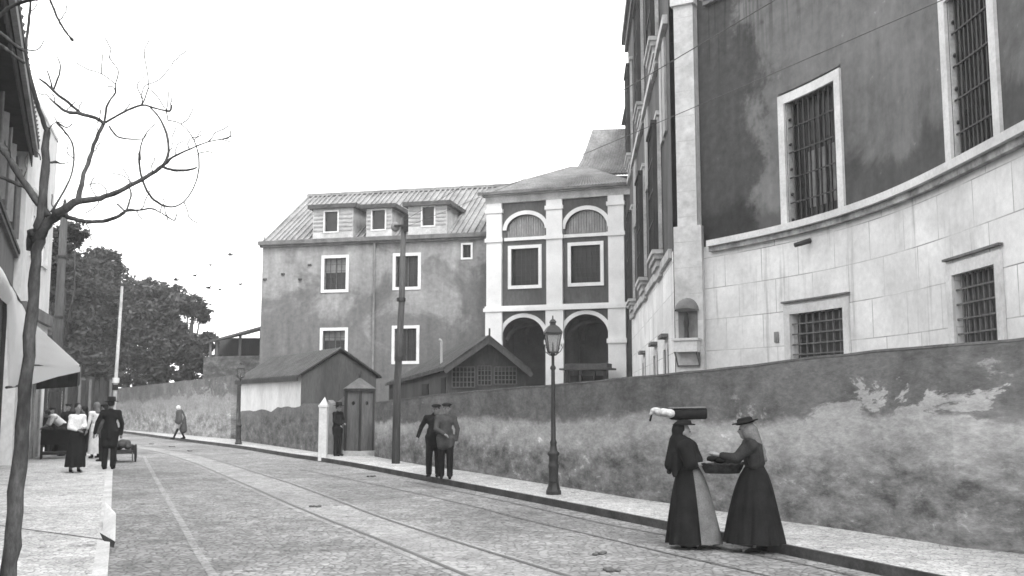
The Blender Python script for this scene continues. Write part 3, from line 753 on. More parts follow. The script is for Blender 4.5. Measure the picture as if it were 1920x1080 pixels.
# ================================================================== GREY BUILDING WITH DORMERS
def offset_build(mb, o, name, mat, parent, **k):
    m2 = MB(); m2.v = [p-o for p in mb.v]; m2.f = mb.f; m2.uv = mb.uv; return m2.build(name, mat, parent, **k)
def window_unit(f, o, root, op, depth, frame_w, stone='limestone', glass='glass', bars=None, proud=.05, sill=True, curtain=0, name='window'):
    a, b, c, d = op
    m_ = MB(); f.box(m_, a, b, c, d, -depth-.03, -depth); win = offset_build(m_, o, name, M[glass], root)
    m_ = MB(); f.frame(m_, op, frame_w, .002, proud, sill); offset_build(m_, o, 'frame', M[stone], win)
    if bars:
        m_ = MB(); nv, nh, r = bars[:3]; dd = bars[3] if len(bars) > 3 else -depth*.45
        for i in range(1, nv+1): x = lerp(a, b, i/(nv+1)); f.box(m_, x-r, x+r, c, d, dd-r, dd+r)
        for i in range(1, nh+1): z = lerp(c, d, i/(nh+1)); f.box(m_, a, b, z-r*.8, z+r*.8, dd+r*1.02, dd+r*2.2)
        offset_build(m_, o, 'grille', M['iron' if len(bars) < 5 else bars[4]], win)
    return win
def grey_building():
    zE = 10.5
    A, B = atz(493, 457, zE), atz(920, 439.8, zE)
    f = Facade([A, B]); o = Vector((A.x, A.y, 0))
    root = thing('building', 'weathered grey plaster building with three roof dormers and white framed windows', 'building', o)
    d = (B-A); d.z = 0; d.normalize(); back = Vector((-d.y, d.x, 0)); DEP = 11.5
    ops = [f.rect(608, 484, 649, 543), f.rect(742, 480, 784, 538), f.rect(605, 620, 647, 684), f.rect(740, 616, 781, 677), f.rect(868, 459, 883, 483)]
    mb = MB(); f.wall(mb, 0, f.len, 0, zE, ops, .28)
    for s_ in (0, f.len):
        p0 = f.P(s_, 0); p1 = p0+back*DEP
        mb.face([p0, p1, p1+Vector((0, 0, zE)), p0+back*DEP/2+Vector((0, 0, zE+3.7)), p0+Vector((0, 0, zE))], [(0, 0), (9, 0), (9, zE), (4.5, zE+3), (0, zE)])
    offset_build(mb, o, 'wall', M['grey_plaster'], root)
    for i, op in enumerate(ops):
        win = window_unit(f, o, root, op, .25, .16 if i < 4 else .1, 'white_paint', bars=(3, 4, .012) if i < 4 else (1, 1, .012))
        a, b, c, dd = op
        if i in (0, 2):      # half drawn blind behind the panes
            m_ = MB(); f.box(m_, a+.02, b-.02, lerp(c, dd, .55 if i == 0 else .72), dd-.02, -.24, -.20); offset_build(m_, o, 'blind', M['facade_grey'], win)
        m_ = MB(); f.box(m_, (a+b)/2-.03, (a+b)/2+.03, c, dd, -.20, -.17); offset_build(m_, o, 'mullion', M['shutter'], win)
    # eave cornice
    mb = MB(); f.box(mb, -.15, f.len, zE-.12, zE+.10, 0.003, .32); f.box(mb, -.1, f.len, zE-.24, zE-.122, .003, .18); offset_build(mb, o, 'eave', M['facade_dim'], root)
    # roof
    slope_h = 3.75; D2 = DEP/2
    def RP(s_, k): return f.P(s_, 0)+back*k*D2+Vector((0, 0, zE+.05+slope_h*(k if k <= 1 else 2-k)))
    mb = MB()
    for k0, k1 in ((-.02, 1), (1, 2.02)): mb.face([RP(-.0, k0), RP(f.len, k0), RP(f.len, k1), RP(0, k1)])
    n = 40
    for i in range(n+1):
        s_ = f.len*i/n+.05*math.sin(i*7.3); s_ = min(max(s_, 0), f.len); p0 = RP(s_, 0); p1 = RP(s_, 1)
        mb.beam(p0+Vector((0, 0, .05)), p1+Vector((0, 0, .05)), .09, .11)
        p0 = RP(s_, 2); mb.beam(p0+Vector((0, 0, .05)), p1+Vector((0, 0, .05)), .10, .16)
    mb.beam(RP(-.1, 1)+Vector((0, 0, .08)), RP(f.len, 1)+Vector((0, 0, .08)), .3, .18)
    roof = offset_build(mb, o, 'roof', M['roof_sheet'], root)
    for (bu0, bu1, bv0, bv1, wu0, wu1, wv0, wv1) in ((587, 662, 391, 446, 609, 633, 397, 434), (687, 735, 391, 441, 698, 722, 394, 430), (765, 838, 386, 438, 792, 814, 388, 423)):
        a, b, c, dd = f.rect(bu0, bv0, bu1, bv1); wa, wb_, wc, wd = f.rect(wu0, wv0, wu1, wv1)
        c = zE+.10; dd = min(dd, zE+2.0)
        L = (dd-zE)/slope_h*D2+.4
        mb = MB(); f.wall(mb, a, b, c, dd, [(wa, wb_, wc, wd)], .15)
        for s_ in (a, b):
            p0 = f.P(s_, c); q0 = f.P(s_, dd); mb.face([p0, q0, q0+back*L])
        dm = offset_build(mb, o, 'dormer', M['old_limestone'], roof)
        mb = MB(); p0 = f.P(a-.25, dd+.002, .22); mb.obox(p0, d*(b-a+.5), back*(L+.3), (0, 0, .22)); offset_build(mb, o, 'dormer_roof', M['shed_tile'], roof)
        mb = MB(); f.box(mb, wa, wb_, wc, wd, -.16, -.13); offset_build(mb, o, 'dormer_window', M['glass'], roof)
        mb = MB(); f.frame(mb, (wa, wb_, wc, wd), .07, .003, .03); offset_build(mb, o, 'dormer_frame', M['white_paint'], roof)
        for s0_, s1_ in ((a+.05, wa-.1), (wb_+.1, b-.05)):
            mb = MB()
            for j in range(5):
                z = lerp(wc, wd, (j+.1)/5); f.box(mb, s0_, s1_, z, z+.09, .003, .035)
            offset_build(mb, o, 'dormer_louvre', M['facade_light2'], roof)
    s_, _ = f.px(702, 560); mb = MB()
    mb.tube([f.P(s_, zE-.2, .12), f.P(s_, zE-2, .09), f.P(s_, 0, .09)], .06, 8)
    for z in (2.5, 4.5, 6.5, 8.5): mb.tube([f.P(s_, z, .09), f.P(s_, z+.08, .09)], .085, 8)
    offset_build(mb, o, 'drainpipe', M['facade_grey'], root)
    mb = MB(); p0 = f.P(.05, zE+.1); mb.tube([p0, at(505, 384, p0.y)], [.03, .015], 6); mast = offset_build(mb, o, 'mast', M['shutter'], root)
    mb = MB()
    for (u, v) in ((497, 524), (531, 514), (563, 524), (581, 497)):
        mb = MB(); x, z = f.px(u, v); f.box(mb, max(.02, x-.09), x+.09, z-.05, z+.05, .003, .10); offset_build(mb, o, 'iron_tie', M['iron'], root)
    return at(505, 385, p0.y), f
mast_top, fG = grey_building()

# ================================================================== WHITE ARCADED LOGGIA
def loggia():
    zT = 12.4
    A, B = atz(914, 366, zT), atz(1184, 346, zT)
    f = Facade([A, B]); o = Vector((A.x, A.y, 0)); d = (B-A); d.z = 0; d.normalize(); back = Vector((-d.y, d.x, 0)); DEP = 7.0
    root = thing('loggia_building', 'white arcaded building with two tiers of round arches beside the tall palace', 'building', o)
    X = lambda u, v=500: f.px(u, v)[0]
    Z = lambda v, u=1040: f.px(u, v)[1]
    zs = Z(578)      # string course between the tiers
    def arch(u0, u1, vtop, vspring, vbase):
        um = (u0+u1)/2; zt, zsp = Z(vtop, um), Z(vspring, um); a, b = X(u0, vspring), X(u1, vspring)
        return (a, b, 0 if vbase is None else Z(vbase, um), zsp, zt-zsp)
    lo = [arch(942, 1021, 595, 632, None), arch(1057, 1141, 589, 628, None)]
    hi = [arch(950, 1022, 402, 430, 444), arch(1060, 1139, 393, 427, 440)]
    hi = [(a, b, zb, zs_, r) for a, b, zb, zs_, r in hi]
    mb = MB(); f.arch_wall(mb, 0, f.len, 0, zs, lo, .45)
    off = offset_build(mb, o, 'lower_arcade', M['flank_dark'], root)
    zm = Z(446)
    w_ops = [f.rect(959, 466, 1010, 535), f.rect(1071, 460, 1126, 530)]
    mb = MB(); f.wall(mb, 0, f.len, zs, hi[0][2]-.02, w_ops, .25)
    # upper tier with louvred arches
    h2 = [(k[0], k[1], hi[0][2]-.02, k[3], k[4]) for k in hi]
    f.arch_wall(mb, 0, f.len, hi[0][2]-.02, zT, h2, .2)
    offset_build(mb, o, 'upper_wall', M['flank_dark'], root)
    for k in h2:
        mb = MB(); n = 16; cx = (k[0]+k[1])/2; ra = (k[1]-k[0])/2
        for i in range(n):
            x0, x1 = lerp(k[0], k[1], i/n), lerp(k[0], k[1], (i+.8)/n); t = max(abs(x0-cx), abs(x1-cx))/ra
            zt = k[3]+k[4]*math.sqrt(max(0, 1-t*t))-.02
            if zt > k[2]: f.box(mb, x0, x1, k[2]+.01, zt, -.18, -.12)
        f.box(mb, k[0]-.1, k[1]+.1, k[2], k[3]+k[4]+.1, -.3, -.25)
        offset_build(mb, o, 'arch_louvre', M['facade_light'], root)
    for op in w_ops: window_unit(f, o, root, op, .25, .17, 'lime_wash', bars=(5, 6, .012), proud=.07)
    for k in lo+h2:
        mb = MB(); f.arch_ring(mb, k, .2, 0, .06); offset_build(mb, o, 'arch_trim', M['lime_wash'], root)
    # pilasters with impost blocks
    for (u0, u1) in ((914, 942), (1026, 1056), (1142, 1172)):
        a, b = X(u0), X(u1); mb = MB()
        a = max(a, -.05)
        f.box(mb, a-.04, b+.04, 0, zs-.1, .003, .20)
        f.box(mb, a, b, zs+.18, Z(388)-.15, .003, .16)
        f.box(mb, a, b, Z(388)+.05, zT-.5, .003, .16)
        for z0, z1, dd in ((Z(388)-.15, Z(388)+.05, .22),): f.box(mb, a-.06, b+.06, z0, z1, .003, dd)
        f.box(mb, a-.07, b+.07, zm-.08, zm+.12, .161, .24)
        f.box(mb, a-.1, b+.1, Z(642)-.1, Z(642)+.12, .201, .28)
        offset_build(mb, o, 'pilaster', M['lime_wash'], root)
    mb = MB(); f.box(mb, -.12, f.len+.05, zs-.1, zs+.08, .003, .26); f.box(mb, -.06, f.len+.03, zs+.08, zs+.18, .003, .2); offset_build(mb, o, 'string_course', M['lime_wash'], root)
    for k in h2:
        mb = MB(); f.box(mb, k[0]-.1, k[1]+.1, k[2]-.16, k[2], .003, .1); offset_build(mb, o, 'sill', M['lime_wash'], root)
    mb = MB(); f.box(mb, -.05, f.len, zT-.5, zT-.15, .003, .17); f.box(mb, -.15, f.len, zT-.15, zT, .003, .35); offset_build(mb, o, 'cornice', M['old_limestone'], root)
    # arcade interior
    mb = MB(); k = 4.0
    for a, b, c, e in ((f.P(0, 0, -k), f.P(f.len, 0, -k), f.P(f.len, zs, -k), f.P(0, zs, -k)), (f.P(0, zs-.3, 0), f.P(f.len, zs-.3, 0), f.P(f.len, zs-.3, -k), f.P(0, zs-.3, -k)),
                       (f.P(.02, 0, -.02), f.P(.02, 0, -k), f.P(.02, zs, -k), f.P(.02, zs, -.02)), (f.P(f.len, 0, -.02), f.P(f.len, 0, -k), f.P(f.len, zs, -k), f.P(f.len, zs, -.02))):
        mb.face([a, b, c, e])
    for kk in lo:   # vault ribs
        cx = (kk[0]+kk[1])/2
        for sgn in (0, 1):
            pts = []
            for i in range(13):
                t = math.pi*i/12; x = cx-math.cos(t)*(kk[1]-kk[0])/2; z = kk[3]-.15+math.sin(t)*kk[4]
                q = -.5-(k-.7)*(i/12 if sgn else 1-i/12); pts.append(f.P(x, z, q))
            mb.tube(pts, .12, 6)
    mb.tube([f.P((lo[0][1]+lo[1][0])/2, 0, -k+.6), f.P((lo[0][1]+lo[1][0])/2, zs, -k+.6)], .35, 10)
    offset_build(mb, o, 'arcade_interior', M['vault'], root)
    mb = MB(); a, b, c, dd = f.rect(985, 640, 1012, 712); f.box(mb, a, b, 0, dd, -k+.01, -k+.06); offset_build(mb, o, 'inner_door', M['soffit'], root)
    # side and back walls
    mb = MB()
    for s_ in (0, f.len):
        mb.face([f.P(s_, 0), f.P(s_, 0, -DEP), f.P(s_, zT, -DEP), f.P(s_, zT)], [(0, 0), (7, 0), (7, zT), (0, zT)])
    mb.face([f.P(0, 0, -DEP), f.P(f.len, 0, -DEP), f.P(f.len, zT, -DEP), f.P(0, zT, -DEP)])
    offset_build(mb, o, 'side_wall', M['flank_dark'], root)
    # hipped tile roof
    e0, e1 = f.P(-.35, zT+.02, .5), f.P(f.len+.2, zT+.02, .5); g0, g1 = f.P(-.35, zT+.02, -DEP), f.P(f.len+.2, zT+.02, -DEP)
    ap = at(1072, 313, (A.y+3.4)); ap2 = Vector((ap.x+1.2, ap.y+.3, ap.z-.05))
    mb = MB()
    def tiles(a, b, c, e, n):
        mb.face([a, b, c, e] if (c-e).length > .01 else [a, b, c])
        for i in range(n+1):
            t = i/n; p_, q_ = a.lerp(b, t), e.lerp(c, t)
            mb.tube([p_+Vector((0, 0, .015)), q_+Vector((0, 0, .015))], .035, 6)
    tiles(e0, e1, ap2, ap, 52); tiles(g0, e0, ap, ap, 44); tiles(e1, g1, ap2, ap2, 40); mb.face([g0, g1, ap2, ap])
    offset_build(mb, o, 'roof', M['slate'], root)
    mb = MB(); mb.face([e0, e1, g1, g0]); mb.beam(e0-Vector((0, 0, .06)), e1-Vector((0, 0, .06)), .08, .12); offset_build(mb, o, 'soffit', M['facade_dim'], root)
    return f
M['facade_light'] = plain('louvre_paint', .20, .30, 3, .9, zs=.3)
fL = loggia()
# canopy in front of the right-hand arch
c0 = fL.px(1055, 690, 1.2)[0]; c1 = fL.px(1150, 690, 1.2)[0]
oc = fL.P((c0+c1)/2, 0, 1.2); rt = thing('canopy', 'small dark canopy on posts in front of the right-hand arch', 'canopy', oc)
zc = fL.px(1100, 694, 1.2)[1]; dL = (fL.p[1]-fL.p[0]).normalized().to_3d(); nL = Vector((dL.y, -dL.x, 0)); hw = (c1-c0)/2
mb = MB(); pr = [(-hw, -.6, zc+.0), (hw, -.6, zc), (hw, .6, zc), (-hw, .6, zc)]
mb.prism([dL*x+nL*y+Vector((0, 0, z)) for x, y, z in pr], (0, 0, .08)); mb.prism([dL*x*.85+nL*y*.8+Vector((0, 0, z+.081)) for x, y, z in pr], (0, 0, .22)); mb.build('canopy_roof', M['shed_tile'], rt)
for x in (-hw*.75, hw*.75, -hw*.2, hw*.35):
    mb = MB(); mb.tube([dL*x+nL*.4, dL*x+nL*.4+Vector((0, 0, zc))], .07, 8); mb.build('post', M['dark_wood'], rt)
mb = MB(); mb.obox(dL*(-hw*.7)-nL*.3, dL*hw*1.4, nL*.3, (0, 0, zc*.92)); mb.build('dark_back_panel', M['soffit'], rt)
# taller roof behind
mb = MB(); q = [at(1062, 318, 58), at(1112, 243, 58), at(1190, 236, 58), at(1200, 345, 58)]
q2 = [p+Vector((3, 9, -1.5)) for p in q]
rt = thing('tall_roof_building', 'steep tiled roof rising behind the arcade, half hidden by the palace', 'building', (q[0].x, 58, 0))
o = Vector((q[0].x, 58, 0))
a, b, c, d_ = q
ridge0, ridge1 = b, c+Vector((6, 0, 0)); eav0 = Vector((a.x-.6, 55, a.z-1.0)); eav1 = Vector((c.x+6, 54, a.z-1.0))
bk0 = Vector((a.x+1, 66, a.z-1)); bk1 = Vector((c.x+6, 66, a.z-1)); n = 60
mb = MB(); prof = []
def curve(p0, p1, t): q_ = p0.lerp(p1, t); q_.z -= 1.1*math.sin(math.pi*t); return q_
for i in range(n):
    for j in range(8):
        t0, t1, r0, r1 = i/n, (i+1)/n, j/8, (j+1)/8
        P_ = lambda t, r: curve(eav0.lerp(eav1, t), ridge0.lerp(ridge1, t), r)+Vector((0, 0, .05*math.sin(t*n*math.pi*1.0)))
        mb.face([P_(t0, r0), P_(t1, r0), P_(t1, r1), P_(t0, r1)])
for j in range(8):
    r0, r1 = j/8, (j+1)/8
    mb.face([curve(eav0, ridge0, r0), curve(bk0, ridge0, r0), curve(bk0, ridge0, r1), curve(eav0, ridge0, r1)])
for i in range(n):
    t = i/n; mb.tube([P_(t, r/6)+Vector((0, 0, .01)) for r in range(7)], .035, 5)
offset_build(mb, o, 'roof', M['slate'], rt)
mb = MB(); mb.box(eav0.x+.5, eav1.x, 55.4, 65.5, 0, eav0.z+.02); offset_build(mb, o, 'wall', M['flank_dark'], rt)

# ================================================================== THE TALL PALACE
ZS = 5.75; ZU = 12.15; ZTOP = 19.0
sp = [(1317, 464), (1390, 452), (1460, 438), (1530, 421), (1593, 403), (1655, 383), (1717, 360), (1768, 331), (1880, 274), (1920, 253)]
cp = [atz(u, v, ZS) for u, v in sp]
print('curve pts', [(round(p.x, 2), round(p.y, 2)) for p in cp])
cp = [Vector((p.x, p.y, 0)) for p in cp]
dl = (cp[-1]-cp[-3]).normalized(); cp.append(cp[-1]+dl*3); cp.append(cp[-2]+dl*8)
def lsq_smooth(pts, n=60, it=60):
    q = resample(pts, n)
    for _ in range(it):
        r = [q[0]]+[(q[i-1]+q[i]*2+q[i+1])/4 for i in range(1, len(q)-1)]+[q[-1]]; q = r
    return q
cs = lsq_smooth(cp)
fC = Facade(cs, step=.45)
# is the street side of the curve the outward one?
q_, n_ = fC.base(1.0)
if n_.dot(-q_) < 0: fC.flip = True
corner = cs[0]
oP = Vector((corner.x, corner.y, 0))
palace = thing('palace', 'tall palace with a curved dark plaster front over pale ashlar and barred windows', 'building', oP)
def rectC(u0, u1, zt_px, zb=None, d=0):
    s0, s1 = fC.px(u0[0], u0[1])[0], fC.px(u1[0], u1[1])[0]
    zt = fC.px(*zt_px)[1]; return s0, s1, zb, zt
t1 = (fC.px(1476, 300)[0], fC.px(1572, 290)[0], ZS+.02, fC.px(1525, 172)[1])
t2 = (fC.px(1785, 200)[0], fC.px(1866, 190)[0], ZS+.02, fC.px(1525, 172)[1])
sB = t2[0]+(t2[0]-t1[0]); t3 = (sB, sB+(t2[1]-t2[0]), ZS+.02, t1[3])
l1 = (fC.px(1484, 630)[0], fC.px(1584, 620)[0], 2.0, fC.px(1534, 583)[1])
l2 = (fC.px(1791, 570)[0], fC.px(1872, 560)[0], 2.0, fC.px(1832, 505)[1])
print('tall', t1, t2, 'low', l1, l2, 'len', fC.len, 'corner', corner)
S_END = fC.len
up = MB(); fC.wall(up, .0, S_END, ZS, ZU, [t1, t2, t3], .26); fC.wall(up, 0, S_END, ZU, ZTOP, [], .5)
offset_build(up, oP, 'upper_wall', M['big_plaster'], palace)
lw = MB(); fC.wall(lw, 0, S_END, 0, ZS, [l1, l2], .2); offset_build(lw, oP, 'ashlar_wall', M['ashlar'], palace)
for op in (t1, t2, t3):
    win = window_unit(fC, oP, palace, op, .24, .21, 'limestone', bars=(9, 4, .018, -.07), proud=.06, sill=False)
    a, b, c, d = op
    m_ = MB(); fC.box(m_, a-.2, b+.2, d+.26, d+.29, .003, .05); offset_build(m_, oP, 'hood', M['facade_dim'], win)
    # pale reveal lining and hinge pins on the left jamb
    m_ = MB(); fC.box(m_, a+.002, a+.03, c, d-.002, -.23, -.01); offset_build(m_, oP, 'jamb', M['old_limestone'], win); m_ = MB(); fC.box(m_, b-.03, b-.002, c, d-.002, -.23, -.01); offset_build(m_, oP, 'jamb', M['old_limestone'], win)
    m_ = MB()
    for i in range(5):
        z = lerp(c, d, (i+.35)/5); m_ = MB(); m_.cap(fC.P(a+.02, z, -.08), fC.P(a+.09, z, -.05), .035, .03, 8); offset_build(m_, oP, 'hinge_pin', M['iron'], win)
    m_ = MB()
    for k in range(1, 4): x = lerp(a, b, k/4); fC.box(m_, x-.03, x+.03, c, d, -.235, -.21)
    for z in (lerp(c, d, .33), lerp(c, d, .64)): fC.box(m_, a, b, z-.05, z+.05, -.238, -.215)
    offset_build(m_, oP, 'casement', M['dark_wood'], win)
    if op is t1:
        m_ = MB()
        for k in (0, 1, 2, 3)[:3]:
            fC.box(m_, lerp(a, b, .27+k*.2), lerp(a, b, .40+k*.2), lerp(c, d, .14), lerp(c, d, .58), -.205, -.20)
        offset_build(m_, oP, 'curtain', M['facade_grey'], win)
for op in (l1, l2):
    win = window_unit(fC, oP, palace, op, .19, .2, 'limestone', bars=(7, 7, .018, -.06, 'shutter'), proud=.045, sill=False)
    a, b, c, d = op
    m_ = MB(); fC.box(m_, a-.24, b+.24, d+.26, d+.30, .003, .08); offset_build(m_, oP, 'hood', M['facade_dim'], win)
# string courses
for z, dd, nm in ((ZS, .24, 'string_course'), (ZU, .3, 'string_course')):
    mb = MB(); fC.box(mb, 0.35, S_END, z-.04, z+.11, .003, dd*.85); offset_build(mb, oP, nm, M['limestone'], palace); mb = MB(); fC.box(mb, .35, S_END, z-.17, z-.042, .003, dd*.5); offset_build(mb, oP, 'string_moulding', M['dirty_stone'], palace)
# roof slab so that the sky does not shine in from above, inner walls
mb = MB(); mb.face([Vector((p.x, p.y, ZTOP)) for p in (cs[0], cs[20], cs[40], cs[-1])]+[Vector((40, cs[-1].y, ZTOP)), Vector((40, 60, ZTOP)), Vector((cs[0].x+2, 60, ZTOP))])
mb.face([Vector((cs[-1].x, cs[-1].y, 0)), Vector((40, cs[-1].y, 0)), Vector((40, cs[-1].y, ZTOP)), Vector((cs[-1].x, cs[-1].y, ZTOP))])
offset_build(mb, oP, 'roof', M['shed_tile'], palace)
# corner pilaster
pl = atz(1266, 640, 3.2) if False else at(1266, 640, corner.y+.25); pr = at(1322, 640, corner.y-.12)
pd = Vector((pr.x-pl.x, pr.y-pl.y, 0)); pw = pd.length; pd.normalize(); pn = Vector((pd.y, -pd.x, 0))
def PP(x, z, d): return Vector((pl.x, pl.y, 0))+pd*x+pn*d+Vector((0, 0, z))
fP = Facade([pl, pr]); zp = fP.px(1290, 425)[1]
mb = MB(); k = MB()
mb.obox(PP(.05, 0, -.35), pd*(pw-.05), pn*.47, (0, 0, zp)); mb.obox(PP(.14, zp, -.32), pd*(pw-.26), pn*.38, (0, 0, ZU-zp)); mb.obox(PP(.17, ZU+.18, -.32), pd*(pw-.32), pn*.38, (0, 0, ZTOP-ZU-.18))
M['quoin'] = plain('quoin_stone', .42, .60, .9, .88, fine=.18, bs=5, bmp=.5)
offset_build(mb, oP, 'corner_pilaster', M['quoin'], palace)
mb = MB(); mb.obox(PP(.08, ZU, -.4), pd*(pw-.14), pn*.56, (0, 0, .18)); offset_build(mb, oP, 'capital', M['limestone'], palace)
mb = MB()
for i in range(18):
    z = .6+i*.66
    mb = MB()
    if z < zp: mb.obox(PP(.06, z, .12), pd*(pw-.07), pn*.002, (0, 0, .012))
    elif z < ZU: mb.obox(PP(.15, z, .06), pd*(pw-.28), pn*.002, (0, 0, .012))
    if mb.v: offset_build(mb, oP, 'stone_joint', M['old_limestone'], palace)
# flank receding beside the street
fl0 = Vector((pl.x+.04, pl.y+.3, 0)); far_y = 45.5; dirx = .068
fl1 = Vector((fl0.x+dirx*(far_y-fl0.y), far_y, 0))
fF = Facade([fl1, fl0])
q_, n_ = fF.base(1.0)
if n_.x > 0: fF.flip = True
u_far = proj((fl1.x, fl1.y, 5))[0]; print('flank far u', u_far, 'flank len', fF.len)
LF = fF.len
mb = MB(); fF.wall(mb, 0, LF, ZS, ZTOP); 
mb.face([Vector((fl1.x, fl1.y, 0)), Vector((fl1.x+20, fl1.y+1, 0)), Vector((fl1.x+20, fl1.y+1, ZTOP)), Vector((fl1.x, fl1.y, ZTOP))])
offset_build(mb, oP, 'flank_wall', M['palace_flank'], palace)
mb = MB(); fF.wall(mb, 0, LF, 0, ZS); offset_build(mb, oP, 'flank_ashlar', M['ashlar'], palace)
def sY(y): return (y-fl1.y)/(fl0.y-fl1.y)*LF
for z, dd in ((ZS, .10), (ZU, .14)):
    mb = MB(); fF.box(mb, 0, LF-.3, z-.15, z+.1, .003, dd); offset_build(mb, oP, 'string_course', M['old_limestone'], palace)
mb = MB(); fF.box(mb, -.2, LF, ZTOP-.1, ZTOP+.25, -.2, .3); fF.box(mb, -.1, LF, ZTOP-.5, ZTOP-.1, .003, .15); offset_build(mb, oP, 'eave', M['facade_dim'], palace)
for y in (29.2, 35.6, 43.0):
    s_ = sY(y); hw = .95
    for z0, z1 in ((ZS, 10.0), (ZU, 16.6)):
        op = (s_-hw, s_+hw, z0+.5, z1)
        m_ = MB(); fF.box(m_, *op, .004, .02); win = offset_build(m_, oP, 'flank_window', M['glass'], palace)
        m_ = MB(); fF.frame(m_, op, .2, .021, .12, False); fF.box(m_, s_-hw-.32, s_+hw+.32, z1+.2, z1+.32, .003, .16); offset_build(m_, oP, 'frame', M['old_limestone'], win)
        m_ = MB(); dd = .20          # projecting iron cage
        for i in range(7): x = lerp(op[0], op[1], i/6); fF.box(m_, x-.016, x+.016, op[2], op[3], dd-.016, dd+.016)
        for i in range(5):
            z = lerp(op[2]+.02, op[3]-.02, i/4); fF.box(m_, op[0], op[1], z-.02, z+.02, dd+.017, dd+.04)
            for x in (op[0], op[1]): fF.box(m_, x-.016, x+.016, z-.02, z+.02, .13, dd)
        offset_build(m_, oP, 'cage', M['iron'], win)
        m_ = MB(); fF.box(m_, op[0]-.05, op[0], op[2], op[3], .125, .26); fF.box(m_, op[1], op[1]+.05, op[2], op[3], .125, .26); fF.box(m_, op[0]-.12, op[1]+.12, op[3]+.001, op[3]+.10, .125, .30); offset_build(m_, oP, 'side_screen', M['dark_wood'], win)
        m_ = MB()                   # moulded balcony sill on a bracket
        for a_, b_, c_, e_ in ((.5, .36, .48, .55), (.42, .22, .36, .44), (.30, .02, .22, .32), (.18, -.25, .02, .2)):
            fF.box(m_, s_-hw-a_+.3, s_+hw+a_-.3, z0+b_, z0+c_, .003, e_*.6)
        offset_build(m_, oP, 'sill_bracket', M['old_limestone'], win)
    for ds in (1.75, 2.75):
        x = s_+ds
        if x+.6 < LF-.2 and x > 0:
            m_ = MB(); fF.box(m_, x-.35, x+.35, 9.2, ZU-.3, .003, .07); offset_build(m_, oP, 'wall_panel', M['flank_pale'], palace)
for (y) in (27.6, 31.4, 37.0):
    s_ = sY(y); op = (s_-.42, s_+.42, 1.2, 3.3); m_ = MB(); fF.box(m_, *op, .004, .02); win = offset_build(m_, oP, 'cellar_window', M['glass'], palace)
    m_ = MB(); fF.frame(m_, op, .15, .021, .06, False); offset_build(m_, oP, 'frame', M['limestone'], win)
    m_ = MB(); fF.box(m_, op[0]-.2, op[1]+.2, 3.62, 3.72, .003, .2); offset_build(m_, oP, 'hood', M['facade_dim'], win)
# corner shrine on the pilaster
zc0 = fP.px(1292, 640)[1]; zc1 = fP.px(1292, 560)[1]
bs = PP(.38, 0, .12); rt = thing('wall_shrine', 'small hooded stone shrine on the white corner pilaster', 'shrine', bs+Vector((0, 0, 0)), math.atan2(pd.y, pd.x))
mb = MB(); mb.box(-.28, .32, -.30, -.004, zc0-.28, zc0); mb.box(-.33, .36, -.34, -.004, zc0, zc0+.06); mb.build('ledge', M['limestone'], rt)
mb = MB()
pts = []
n = 10
for i in range(n+1):
    t = math.pi*i/n
    for j in range(6):
        s2 = (math.pi/2)*j/5
        pts.append(Vector((.30*math.cos(t)*1.0, -.30*math.sin(s2)*max(.0, math.sin(t))**.5-.004, zc0+.75+.34*math.sin(t)*math.cos(s2*.9))))
fs_ = [(i*6+j, (i+1)*6+j, (i+1)*6+j+1, i*6+j+1) for i in range(n) for j in range(5)]
mb.mesh(pts, fs_); mb.build('hood', M['facade_grey'], rt, smooth=True)
mb = MB(); mb.lathe((0, -.12, zc0+.061), [(.09, 0), (.06, .05), (.05, .25), (.075, .38), (.055, .5), (.045, .56), (.05, .62), (.0, .68)], 10); mb.build('figure', M['iron'], rt, smooth=True)
mb = MB(); mb.box(-.24, .26, -.02, -.004, zc0+.06, zc0+.75); mb.build('recess_panel', M['facade_grey'], rt)
mb = MB(); mb.tube([(-.26, -.28, zc0-.28), (-.26, -.05, zc0-.62), (.3, -.05, zc0-.62), (.3, -.28, zc0-.28)], .025, 6); mb.tube([(.3, -.05, zc0-.62), (.3, -.05, zc0-.3)], .025, 6); mb.build('bracket', M['shutter'], rt)
# water spout under the string course
x, z = fC.px(1520, 455); mb = MB(); mb.tube([fC.P(x, z+.05, 0), fC.P(x-.12, z-.06, .34)], [.06, .05], 8); offset_build(mb, oP, 'water_spout', M['iron'], palace)
x, z = fC.px(1457, 632); mb = MB(); fC.box(mb, x-.07, x+.07, z-.12, z+.12, .003, .03); offset_build(mb, oP, 'wall_plate', M['facade_grey'], palace)

# ================================================================== LEFT SIDE OF THE STREET
def XA(y): return -2.12-.443*y
fA = Facade([(XA(4), 4), (XA(27.2), 27.2)]); kA = math.sqrt(1+.443**2)
def sA_(y): return (y-4)*kA
oA = Vector((XA(27.2), 27.2, 0))
A_ = thing('shop_house', 'grey shop house with deep dark eaves and a boarded balcony at the left edge', 'house', oA)
dA = (fA.p[1]-fA.p[0]).normalized().to_3d(); nA = Vector((dA.y, -dA.x, 0))
doors = [(sA_(y)-.65, sA_(y)+.65, .12, 3.3) for y in (9, 12.6, 16.4, 20.6, 24.4)]
wins = [(sA_(y)-.5, sA_(y)+.5, 6.1, 8.05) for y in (9, 12.6, 16.2, 19.6, 22.2, 24.8)]
mb = MB(); fA.wall(mb, 0, fA.len, 0, 8.9, doors+wins, .3)
mb.face([fA.P(fA.len, 0), fA.P(fA.len, 8.9), fA.P(fA.len, 8.9, -8), fA.P(fA.len, 0, -8)])
offset_build(mb, oA, 'wall', M['shop_wall'], A_)
